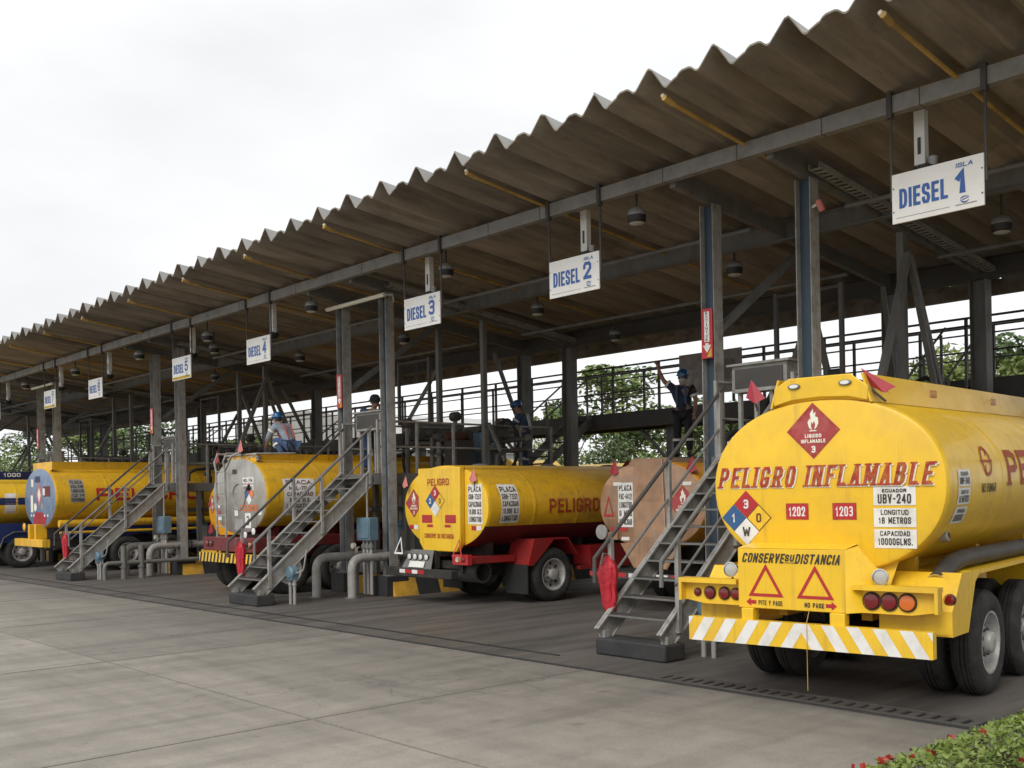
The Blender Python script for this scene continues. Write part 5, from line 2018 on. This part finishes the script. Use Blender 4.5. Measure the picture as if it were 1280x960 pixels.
# ------------------------------------------------------------ round lamps under the roof
LAMPS = [(15.1, 6.25), (11.75, 10.15), (14.63, 10.49), (14.6, 15.3), (17.1, 15.45), (14.69, 20.0), (11.8, 14.75), (11.75, 19.3), (11.8, 24.3), (11.8, 28.5),
         (12.61, 25.59), (11.7, 33.2), (14.44, 24.34), (14.06, 37.04), (14.6, 29.6), (14.6, 33.8), (11.7, 38.0)]
l0 = None
side = ['above the foreground truck', 'left of the DIESEL 2 sign', 'between the two nearest front columns']
for k, (x, y) in enumerate(LAMPS):
    z = roof_h(x) - .42
    row = 'front' if x < 13 else 'middle' if x < 16 else 'rear'
    up = [q + 1 for q in range(len(SIGNY)) if SIGNY[q] < y]
    lab = 'round grey lamp of the %s row under the roof' % row
    lab += ' above the big yellow truck' if len(up) < 2 and row == 'middle' and y < 8 else ' between DIESEL %d and DIESEL %d' % (max(1, up[-1]), up[-1] + 1) if up[-1] < 8 else ' beyond DIESEL 8'
    if (x, y) == (12.61, 25.59):
        lab = 'round grey lamp hung slightly deeper than the front row between DIESEL 5 and DIESEL 6'
    if l0 is None:
        l0 = t = thing('hanging_lamp', lab, 'lamp', (x, y, z), 0, 'round lamps hung under the canopy roof')
        b = MB()
        b.tube([(0, 0, .10), (0, 0, .42)], .018, 'steel_dark', 8)
        b.build('stem', t)
        b = MB()
        b.lathe([(.10, 0), (.095, .08), (.06, .125), (.0, .14), (-.02, .14)], (0, 0, 0), (0, 0, 1), 'lamp_body', 22)
        b.lathe([(-.02, .141), (-.10, .135), (-.13, .115)], (0, 0, 0), (0, 0, 1), 'black', 22)
        b.build('housing', t)
        b = MB()
        b.lathe([(-.13, .115), (-.155, .08), (-.165, 0)], (0, 0, 0), (0, 0, 1), 'lamp_glass', 22)
        b.build('lens', t)
    else:
        dup(l0, (x, y, z), None, lab)

# notice board on the catwalk rail
t = thing('notice_board', 'weathered grey notice board with small triangle on the catwalk behind the waving worker', 'notice board', (18.84, 14.2, 3.96))
b = MB()
b.box(-.04, 0, -.85, .85, .22, 1.16, 'board')
b.flat([(-.12, .62), (.12, .62), (0, .88)], 'pipe_yellow', faceM(-.043, -.05, 0))
b.flat(rect(-.75, -.3, .35, .8), 'steel_light', faceM(-.043, 0, 0))
b.flat(rect(.3, .7, .5, .95), 'steel_grey', faceM(-.043, 0, 0))
b.build('panel', t, smooth=False)
for v in (-.6, .6):
    b = MB()
    b.box(.001, .03, v - .03, v + .03, 0.01, 1.14, 'steel_dark')
    b.build('post', t, smooth=False)

# ------------------------------------------------------------ people
def skin_mesh(J, E, m, name, sub_=1):
    # J: name -> (pos, radius) ; E: edges between names ; first joint is the root
    names = list(J)
    me = bpy.data.meshes.new(name)
    me.from_pydata([J[k][0] for k in names], [(names.index(a), names.index(c)) for a, c in E], [])
    o = bpy.data.objects.new(name, me)
    C.objects.link(o)
    md = o.modifiers.new('skin', 'SKIN')
    md.use_smooth_shade = True
    md.branch_smoothing = .3
    if not me.skin_vertices:
        bpy.context.view_layer.objects.active = o
    sv = me.skin_vertices[0].data
    for i, k in enumerate(names):
        r = J[k][1]
        sv[i].radius = r if isinstance(r, tuple) else (r, r)
        sv[i].use_root = i == 0
    sd = o.modifiers.new('subsurf', 'SUBSURF')
    sd.levels = sd.render_levels = sub_
    dg = bpy.context.evaluated_depsgraph_get()
    dg.update()
    m2 = bpy.data.meshes.new_from_object(o.evaluated_get(dg))
    bpy.data.objects.remove(o)
    m2.name = name
    m2.materials.clear()
    m2.materials.append(MATS[m])
    m2.shade_smooth()
    return m2


def person(label, loc, rz, pose, top='cloth_blue', legs='cloth_blue', helmet='helmet_blue', vest=None, scale=1.0, beard=False, face_dir=0.0):
    # pose: joint -> position, in metres, standing on z = 0, facing +X
    t = thing('person', label, 'person', loc, rz, None)
    t.scale = (scale,) * 3
    P = {k: Vector(v) for k, v in pose.items()}
    J = {'pelvis': (P['pelvis'], (.14, .11)), 'waist': (P['waist'], (.13, .10)), 'chest': (P['chest'], (.16, .12)), 'neckb': (P['neck'] - Vector((0, 0, .06)), (.08, .08)),
         'neck': (P['neck'], .055), 'jaw': (P['head'] - Vector((0, 0, .06)), (.07, .08)), 'skull': (P['head'] + Vector((0, 0, .04)), (.085, .095)), 'crown': (P['head'] + Vector((0, 0, .11)), (.06, .07))}
    E = [('pelvis', 'waist'), ('waist', 'chest'), ('chest', 'neckb'), ('neckb', 'neck'), ('neck', 'jaw'), ('jaw', 'skull'), ('skull', 'crown')]
    for s in 'lr':
        J['sh' + s] = (P['sh' + s], .07)
        J['el' + s] = (P['el' + s], .05)
        J['wr' + s] = (P['wr' + s], .032)
        J['hip' + s] = (P['hip' + s], .095)
        J['kn' + s] = (P['kn' + s], .065)
        J['an' + s] = (P['an' + s], .045)
        J['toe' + s] = (P['toe' + s], .04)
        d = (P['wr' + s] - P['el' + s]).normalized()
        sd = d.cross(Vector((1, 0, .2))).normalized()
        J['palm' + s] = (P['wr' + s] + d * .07, (.04, .022))
        E += [('chest', 'sh' + s), ('sh' + s, 'el' + s), ('el' + s, 'wr' + s), ('wr' + s, 'palm' + s), ('pelvis', 'hip' + s), ('hip' + s, 'kn' + s), ('kn' + s, 'an' + s), ('an' + s, 'toe' + s)]
        c = d.cross(sd)
        for q in range(4):
            b0 = J['palm' + s][0] + d * .03 + sd * (.03 - .02 * q)
            b1 = b0 + d * (.035 + .006 * (q in (1, 2))) + c * .010
            b2 = b1 + d * .03 + c * .02
            J['f%d' % q + s], J['g%d' % q + s] = (b1, .009), (b2, .008)
            E += [('palm' + s, 'f%d' % q + s), ('f%d' % q + s, 'g%d' % q + s)]
        th = P['wr' + s] + d * .05 + sd * .05
        J['t' + s] = (th, .010)
        J['u' + s] = (th + d * .035 + c * .015, .009)
        E += [('palm' + s, 't' + s), ('t' + s, 'u' + s)]
    body = bpy.data.objects.new('body', skin_mesh(J, E, 'skin', 'body'))
    C.objects.link(body)
    body.parent = t
    # face details join the body's mesh
    H = P['head']
    fd = Vector((math.cos(face_dir), math.sin(face_dir), 0))
    sdv = Vector((-fd.y, fd.x, 0))
    mb = MB()
    mb.lathe([(0, .02), (.02, .016), (.035, 0)], H + fd * .082 + Vector((0, 0, .0)), fd + Vector((0, 0, -.3)), 'skin', 8)
    for e in (-1, 1):
        mb.lathe([(-.012, .0), (-.008, .01), (.0, .012), (.006, .008), (.008, 0)], H + fd * .088 + sdv * e * .033 + Vector((0, 0, .03)), fd, 'letter_black', 8)
        mb.lathe([(-.01, .0), (0, .028), (.012, .026), (.014, 0)], H + sdv * e * .088 - fd * .01 + Vector((0, 0, .01)), sdv * e, 'skin', 8)
    mb.lathe([(0, .026), (.006, .02), (.008, 0)], H + fd * .083 + Vector((0, 0, -.055)), fd, 'placard_red', 8)
    mb.build('face', t)
    if beard:
        mb = MB()
        mb.lathe([(0, .075), (.03, .072), (.055, .04), (.06, 0)], H + fd * .045 + Vector((0, 0, -.055)), fd + Vector((0, 0, -.4)), 'beard', 12)
        mb.build('beard', t)
    # hair below the helmet rim
    mb = MB()
    mb.lathe([(0, .098), (.05, .104), (.09, .1)], H + Vector((0, 0, -.01)) - fd * .012, (0, 0, 1), 'black', 18)
    mb.build('hair', t)
    # clothing: a looser shell over trunk, sleeves and trousers
    J2 = {'waist': (P['waist'], (.165, .135)), 'pelvis': (P['pelvis'], (.17, .14)), 'chest': (P['chest'], (.195, .15)), 'neckb': (P['neck'] - Vector((0, 0, .045)), (.10, .09))}
    E2 = [('waist', 'pelvis'), ('waist', 'chest'), ('chest', 'neckb')]
    for s in 'lr':
        J2['sh' + s], J2['el' + s] = (P['sh' + s], .095), (P['el' + s], .075)
        wr = P['wr' + s].lerp(P['el' + s], .06)
        if top == 'cloth_navy':
            J2['el' + s] = (P['sh' + s].lerp(P['el' + s], .75), .078)
            E2 += [('chest', 'sh' + s), ('sh' + s, 'el' + s)]
        else:
            J2['wr' + s] = (wr, .055)
            E2 += [('chest', 'sh' + s), ('sh' + s, 'el' + s), ('el' + s, 'wr' + s)]
    o = bpy.data.objects.new('jacket', skin_mesh(J2, E2, top, 'jacket'))
    C.objects.link(o)
    o.parent = t
    J3 = {'pelvis': (P['pelvis'] + Vector((0, 0, .03)), (.172, .142))}
    E3 = []
    for s in 'lr':
        J3['hip' + s], J3['kn' + s], J3['an' + s] = (P['hip' + s], .118), (P['kn' + s], .088), (P['an' + s] + Vector((0, 0, .02)), .075)
        E3 += [('pelvis', 'hip' + s), ('hip' + s, 'kn' + s), ('kn' + s, 'an' + s)]
    o = bpy.data.objects.new('trousers', skin_mesh(J3, E3, legs, 'trousers'))
    C.objects.link(o)
    o.parent = t
    mb = MB()
    for s in 'lr':
        a, q = P['an' + s], P['toe' + s]
        mb.tube([a + Vector((-.05, 0, -.02)), a + Vector((0, 0, -.03)), a.lerp(q, .6) + Vector((0, 0, -.005)), q + Vector((.02, 0, 0))], [.052, .062, .055, .035], 'black', 10)
    mb.build('boots', t)
    mb = MB()
    mb.lathe([(0, .135), (.008, .138), (.012, .118), (.05, .115), (.10, .095), (.13, .06), (.14, 0)], H + Vector((0, 0, .055)), (0, 0, 1), helmet, 24)
    mb.tube([H + fd * .10 + Vector((0, 0, .06)), H + fd * .165 + Vector((0, 0, .052))], [.07, .05], helmet, 10)
    mb.build('helmet', t)
    if vest:
        mb = MB()
        c, n_ = P['chest'], P['waist']
        for e in (-1, 1):
            mb.bar(c + Vector((-.145, e * .09, .10)), n_ + Vector((-.15, e * .09, -.05)), .05, .012, vest, up=(1, 0, 0))
            mb.bar(c + Vector((.155, e * .09, .10)), n_ + Vector((.15, e * .09, -.05)), .05, .012, vest, up=(1, 0, 0))
        for s in 'lr':
            for ja, jb, f in (('kn', 'an', .35), ('sh', 'el', .6)):
                a, q = P[ja + s], P[jb + s]
                p = a.lerp(q, f)
                d = (q - a).normalized()
                mb.lathe([(-.025, .10 if ja == 'kn' else .095), (.025, .098 if ja == 'kn' else .09)], p, d, 'reflective', 14)
        mb.build('reflective_stripes', t)
    return t


STAND = dict(pelvis=(0, 0, .94), waist=(0, 0, 1.12), chest=(0, 0, 1.34), neck=(.01, 0, 1.50), head=(.03, 0, 1.61),
             shl=(0, .19, 1.42), ell=(-.02, .27, 1.15), wrl=(.08, .26, .92), shr=(0, -.19, 1.42), elr=(-.02, -.27, 1.15), wrr=(.08, -.26, .92),
             hipl=(0, .10, .88), knl=(.02, .12, .50), anl=(0, .13, .09), toel=(.17, .15, .04),
             hipr=(0, -.10, .88), knr=(.02, -.12, .50), anr=(0, -.13, .09), toer=(.17, -.15, .04))
# person reaching up, seen from the front: faces the camera side (-X) and lifts the arm on the photo's left
p1 = dict(STAND, shr=(0, -.19, 1.42), ell=(.02, .36, 1.58), wrl=(.06, .44, 1.86), elr=(-.06, -.30, 1.18), wrr=(.0, -.30, .93), head=(.05, .02, 1.61))
p1['ell'], p1['wrl'], p1['elr'], p1['wrr'] = STAND['ell'], STAND['wrl'], (.05, -.38, 1.57), (.08, -.48, 1.84)
person('worker in navy clothes and blue helmet standing above the brown tank with one arm raised', (16.9, 13.45, 2.72), R(205), p1, 'cloth_navy', 'cloth_dark', vest='cloth_blue', beard=True)
t = thing('folding_gangway', 'narrow steel gangway under the worker with the raised arm', 'gangway', (17.6, 13.45, 2.66))
b = MB()
b.box(-1.1, 1.25, -.3, .3, 0, .05, 'steel_dark')
b.build('deck', t, smooth=False)
b = MB()
for e in (-.27, .27):
    b.bar((1.22, e, .03), (1.32, e, 1.0), .05, .05, 'steel_dark')
    b.bar((-.2, e, .03), (1.30, e, .95), .04, .04, 'steel_dark')
b.build('hanger', t, smooth=False)

p2 = dict(STAND, pelvis=(-.05, 0, .94), waist=(-.02, 0, 1.12), chest=(.05, 0, 1.33), neck=(.10, 0, 1.48), head=(.15, 0, 1.58), shl=(.05, .19, 1.40), shr=(.05, -.19, 1.40),
          ell=(.20, .22, 1.18), wrl=(.44, .14, 1.26), elr=(.18, -.24, 1.16), wrr=(.42, -.12, 1.22), knl=(.08, .12, .50), anl=(.0, .13, .09))
person('standing worker in blue coverall and blue helmet working a loading arm above a yellow tank', (16.75, 18.1, 2.49), R(125), p2, 'cloth_blue', 'cloth_blue', vest='reflective', face_dir=0)
p3 = dict(STAND, chest=(.08, 0, 1.32), neck=(.15, 0, 1.45), head=(.20, 0, 1.54), shl=(.08, .19, 1.38), shr=(.08, -.19, 1.38), ell=(.16, .25, 1.15), wrl=(.36, .2, 1.12), elr=(.16, -.25, 1.15), wrr=(.38, -.2, 1.12))
person('worker in blue jacket bending over the control desk at the head of the second stair', (13.0, 18.98, 2.52), R(-95), p3, 'cloth_blue', 'cloth_blue', helmet='cloth_dark')
p4 = dict(STAND, pelvis=(-.18, 0, .36), waist=(-.08, 0, .52), chest=(.08, 0, .70), neck=(.18, 0, .82), head=(.25, 0, .90), shl=(.08, .19, .78), shr=(.08, -.19, .78),
          ell=(.22, .27, .55), wrl=(.38, .2, .40), elr=(.22, -.27, .55), wrr=(.38, -.2, .40), hipl=(-.18, .1, .32), hipr=(-.18, -.1, .32), knl=(.16, .18, .46), knr=(.2, -.18, .44),
          anl=(-.08, .14, .09), anr=(-.02, -.14, .09), toel=(.08, .16, .04), toer=(.15, -.16, .04))
person('crouching worker in pale blue shirt and pink vest on the silver-ended truck', (11.95, 20.85, 2.90), R(100), p4, 'cloth_grey', 'cloth_blue', vest='vest_pink')

# ------------------------------------------------------------ trees, hedge and distant things
def leaf_cloud(mb, rng, cen, rad, n, sz, m):
    cx, cy, cz = cen
    for _ in range(n):
        while True:
            p = Vector((rng.uniform(-1, 1), rng.uniform(-1, 1), rng.uniform(-1, 1)))
            if .25 < p.length < 1:
                break
        p = Vector((cx + p.x * rad[0], cy + p.y * rad[1], cz + p.z * rad[2]))
        u = Vector((rng.gauss(0, 1), rng.gauss(0, 1), rng.gauss(0, .6))).normalized()
        v = u.cross(Vector((rng.gauss(0, 1), rng.gauss(0, 1), rng.gauss(0, 1)))).normalized()
        s = sz * rng.uniform(.6, 1.3)
        mb.add([p - u * s, p + v * s * .45, p + u * s, p - v * s * .45], [(0, 1, 2, 3)], m)


def tree_mesh(seed, hgt, spread, low, leaf_n, mats, sz):
    rng = random.Random(seed)
    tr = MB()
    top = Vector((rng.uniform(-.3, .3), rng.uniform(-.3, .3), hgt * .62))
    tr.tube([(0, 0, 0), (.05, .03, hgt * .2), top * .6, top], [.17, .13, .10, .06], 'bark', 8)
    cr_ = MB()
    k = 0
    for q in range(15):
        a = rng.uniform(0, 6.28)
        rr = spread * rng.uniform(.15, .95)
        z = hgt * rng.uniform(low, .93)
        rr *= 1.1 - .55 * (z / hgt)
        tip = Vector((rr * math.cos(a), rr * math.sin(a), z))
        st = top * rng.uniform(.45, .95)
        tr.tube([st, st.lerp(tip, .55) + Vector((0, 0, -.15)), tip], [.055, .035, .015], 'bark', 6)
        w_ = spread * rng.uniform(.24, .44)
        leaf_cloud(cr_, rng, tip, (w_, w_, w_ * .62), int(leaf_n * 2.3 * rng.uniform(.6, 1.3)), sz, mats[rng.choice((0, 0, 1, 1, 2))])
    return tr, cr_


PROTO = {}


def tree(label, x, y, hgt, kind, rz=0, sx=1.0):
    if kind not in PROTO:
        seed, spread, low, n, mats = {'airy': (11, 2.3, .45, 110, ('leaf_a', 'leaf_b', 'leaf_c')), 'dense': (12, 3.0, .18, 230, ('leaf_c', 'leaf_a', 'leaf_c')), 'bushy': (13, 2.9, .30, 200, ('leaf_a', 'leaf_b', 'leaf_c'))}[kind]
        tr, cr_ = tree_mesh(seed, 6.0, spread, low, n, mats, .105)
        t = thing('tree', label, 'tree', (x, y, 0), rz, 'trees behind the canopy')
        tr.build('trunk', t)
        cr_.build('crown', t, smooth=False)
        PROTO[kind] = t
    else:
        t = dup(PROTO[kind], (x, y, 0), rz, label)
    s = hgt / 6.0
    t.scale = (s * sx, s * sx, s)


TREES = [('airy green tree rising above the catwalk rail behind the waving worker', 30, 26.6, 7.1, 'airy', 0, 1.25),
         ('bushy green tree behind the notice board on the catwalk', 31, 24.0, 5.6, 'bushy', .7, .9),
         ('dark dense low tree under the catwalk behind the brown tank', 27, 23.4, 4.3, 'dense', .2, .95),
         ('bushy tree between the yellow truck cab and the airy tree', 29.5, 29.6, 5.9, 'bushy', 2.1, .8),
         ('bushy tree behind the braces above the big yellow truck', 33, 16.4, 6.1, 'bushy', 1.2, .9),
         ('leafy tree behind the loading arm above the big yellow truck', 31, 12.6, 6.5, 'bushy', 3.6, .95),
         ('tall loose tree behind the catwalk at the end of the row', 34, 11.0, 7.0, 'airy', 2.4, 1.2),
         ('dense low tree behind the flags of the big yellow truck', 29, 15.2, 4.2, 'dense', 4.2, .9),
         ('bushy tree behind the truck with the silver tank end', 26, 50, 5.6, 'bushy', .3, 1.0),
         ('tall dense tree behind the truck with the blue tank end', 27, 66, 8.2, 'dense', 1.9, 1.0),
         ('tall bushy tree behind the DIESEL 7 bay', 28, 75, 8.0, 'bushy', 2.9, 1.1),
         ('tall dense tree beyond the DIESEL 8 bay', 27, 86, 8.6, 'dense', 5.0, 1.1),
         ('loose airy tree past the far end of the canopy', 25, 97, 8.4, 'airy', .5, 1.4),
         ('dense tree beside the pale storage shed', 25, 58, 6.2, 'dense', 3.3, 1.0),
         ('wide bushy tree past the far end of the canopy', 18, 104, 8.6, 'bushy', 4.4, 1.3),
         ('wide dense tree in line with the canopy past its far end', 10, 112, 8.8, 'dense', .9, 1.4)]
for a in TREES:
    tree(*a)

t = thing('storage_shed', 'long pale shed with a rounded grey roof far behind the silver-ended truck', 'shed', (37, 62, 0))
b = MB()
n = 14
arc = [(9.0 * math.cos(math.pi * k / n), 4.9 + 3.0 * math.sin(math.pi * k / n)) for k in range(n + 1)]
vs = [(x, v, z) for x in (-1, 16) for v, z in arc]
b.add(vs, [(k, k + 1, n + 2 + k, n + 1 + k) for k in range(n)], 'shed_roof')
b.add([(x - .02, v, z) for x in (-1, ) for v, z in arc], [tuple(range(n + 1))], 'shed_wall')
b.build('roof', t, smooth=True)
b = MB()
b.box(-.5, 15.5, -8.8, 8.8, 0, 4.88, 'shed_wall')
b.build('wall', t, smooth=False)
b = MB()
for k in range(5):
    b.box(-.56, -.501, -7.4 + 3.2 * k, -5.4 + 3.2 * k, .1, 4.2, 'steel_grey')
b.build('door', t, smooth=False)

t = thing('tank_truck', 'yellow cab of a truck seen low under the catwalk beside the dark tree', 'tank truck', (21.5, 22.6, 0), R(100), 'tank trucks backed into the loading bays')
b = MB()
M = Matrix(((1, 0, 0, 0), (0, 0, -1, 1.2), (0, 1, 0, 0), (0, 0, 0, 1)))
b.prism([(0, .8), (0, 2.9), (.2, 3.05), (1.3, 3.05), (1.7, 1.9), (2.2, 1.75), (2.3, 1.5), (2.3, .6), (0, .6)], 2.4, 'yellow', M)
c = b.build('cab', t, bevel=.05)
b = MB()
b.add([(1.34, -1.05, 2.98), (1.34, 1.05, 2.98), (1.70, 1.05, 1.98), (1.70, -1.05, 1.98)], [(0, 1, 2, 3)], 'glass')
b.build('windscreen', c, smooth=False)
b = MB()
for e in (-1, 1):
    b.lathe([(-.14, .3), (-.14, .46), (-.1, .5), (.1, .5), (.14, .46), (.14, .3), (.05, .25), (.05, 0)], (1.3, e * 1.02, .5), (0, e, 0), 'tyre', 24)
b.build('wheel', t)
b = MB()
b.lathe([(0, 0), (.05, .9), (.2, 1.1), (5.5, 1.1), (5.7, 0)], (-6.0, 0, 1.75), (1, 0, 0), 'yellow', 32)
b.box(-6, .3, -.4, .4, .6, .8, 'chassis')
for x in (-4.8, -3.5):
    for e in (-1, 1):
        b.lathe([(-.14, .3), (-.14, .46), (-.1, .5), (.1, .5), (.14, .46), (.14, .3), (.05, .25), (.05, 0)], (x, e * 1.0, .5), (0, e, 0), 'tyre', 20)
b.build('tank', t)

# flowering hedge in the near corner
rng = random.Random(21)
EDGE = [(5.2, 3.35), (6.4, 3.62), (7.4, 3.66), (8.2, 3.52), (8.7, 3.15), (8.95, 2.6), (9.0, .8), (5.2, .8)]


def inside(x, y):
    r = False
    for i in range(len(EDGE)):
        (xa, ya), (xb, yb) = EDGE[i], EDGE[i - 1]
        if (ya > y) != (yb > y) and x < (xb - xa) * (y - ya) / (yb - ya) + xa:
            r = not r
    return r


t = thing('flowering_hedge', 'low bright green hedge with red flowers beside the drain grating', 'hedge', (7, 2.2, 0))
b, fl = MB(), MB()
cnt = 0
bumps = [(rng.uniform(5.2, 9), rng.uniform(.8, 3.6), rng.uniform(.3, .7), rng.uniform(-.08, .10)) for _ in range(30)]
while cnt < 15000:
    x, y = rng.uniform(5.0, 9.1), rng.uniform(.7, 3.75)
    if not inside(x + rng.gauss(0, .05), y + rng.gauss(0, .05)):
        continue
    d = min(math.hypot(x - px, y - py) for px, py in EDGE[:6])
    H = min(.30, .06 + .45 * max(0, 3.66 - y) + .0) + sum(c * math.exp(-((x - u) ** 2 + (y - v) ** 2) / (r * r)) for u, v, r, c in bumps) * .7
    H = max(.05, H)
    z = H * (1 - abs(rng.gauss(0, .22))) + rng.gauss(0, .015)
    z = max(.01, z)
    p = Vector((x - 7, y - 2.2, z))
    u = Vector((rng.gauss(0, 1), rng.gauss(0, 1), abs(rng.gauss(0, .6)))).normalized()
    v = u.cross(Vector((rng.gauss(0, 1), rng.gauss(0, 1), rng.gauss(0, 1)))).normalized()
    s = rng.uniform(.018, .036)
    b.add([p - u * s * .4, p + v * s * .5, p + u * s * 1.3, p - v * s * .5], [(0, 1, 2, 3)], rng.choice(('leaf_hedge', 'leaf_hedge', 'leaf_b', 'leaf_a', 'leaf_hedge')))
    cnt += 1
    if rng.random() < .006 and z > H * .8:
        c = p + Vector((0, 0, .02))
        for k in range(7):
            u = Vector((rng.gauss(0, 1), rng.gauss(0, 1), abs(rng.gauss(0, 1)))).normalized()
            v = u.cross(Vector((rng.gauss(0, 1), rng.gauss(0, 1), .3))).normalized()
            s = .02
            o_ = Vector((rng.gauss(0, .018), rng.gauss(0, .018), rng.gauss(0, .01)))
            fl.add([c + o_ - u * s, c + o_ + v * s, c + o_ + u * s, c + o_ - v * s], [(0, 1, 2, 3)], 'petal')
b.build('foliage', t, smooth=False)
fl.build('blossoms', t, smooth=False)
b = MB()
b.add([(x - 7 - (.1 if x > 7 else -.1), min(y, 3.5) - 2.2 - .06, .012) for x, y in EDGE], [tuple(range(len(EDGE)))[::-1]], 'soil')
b.build('soil', t, smooth=False)
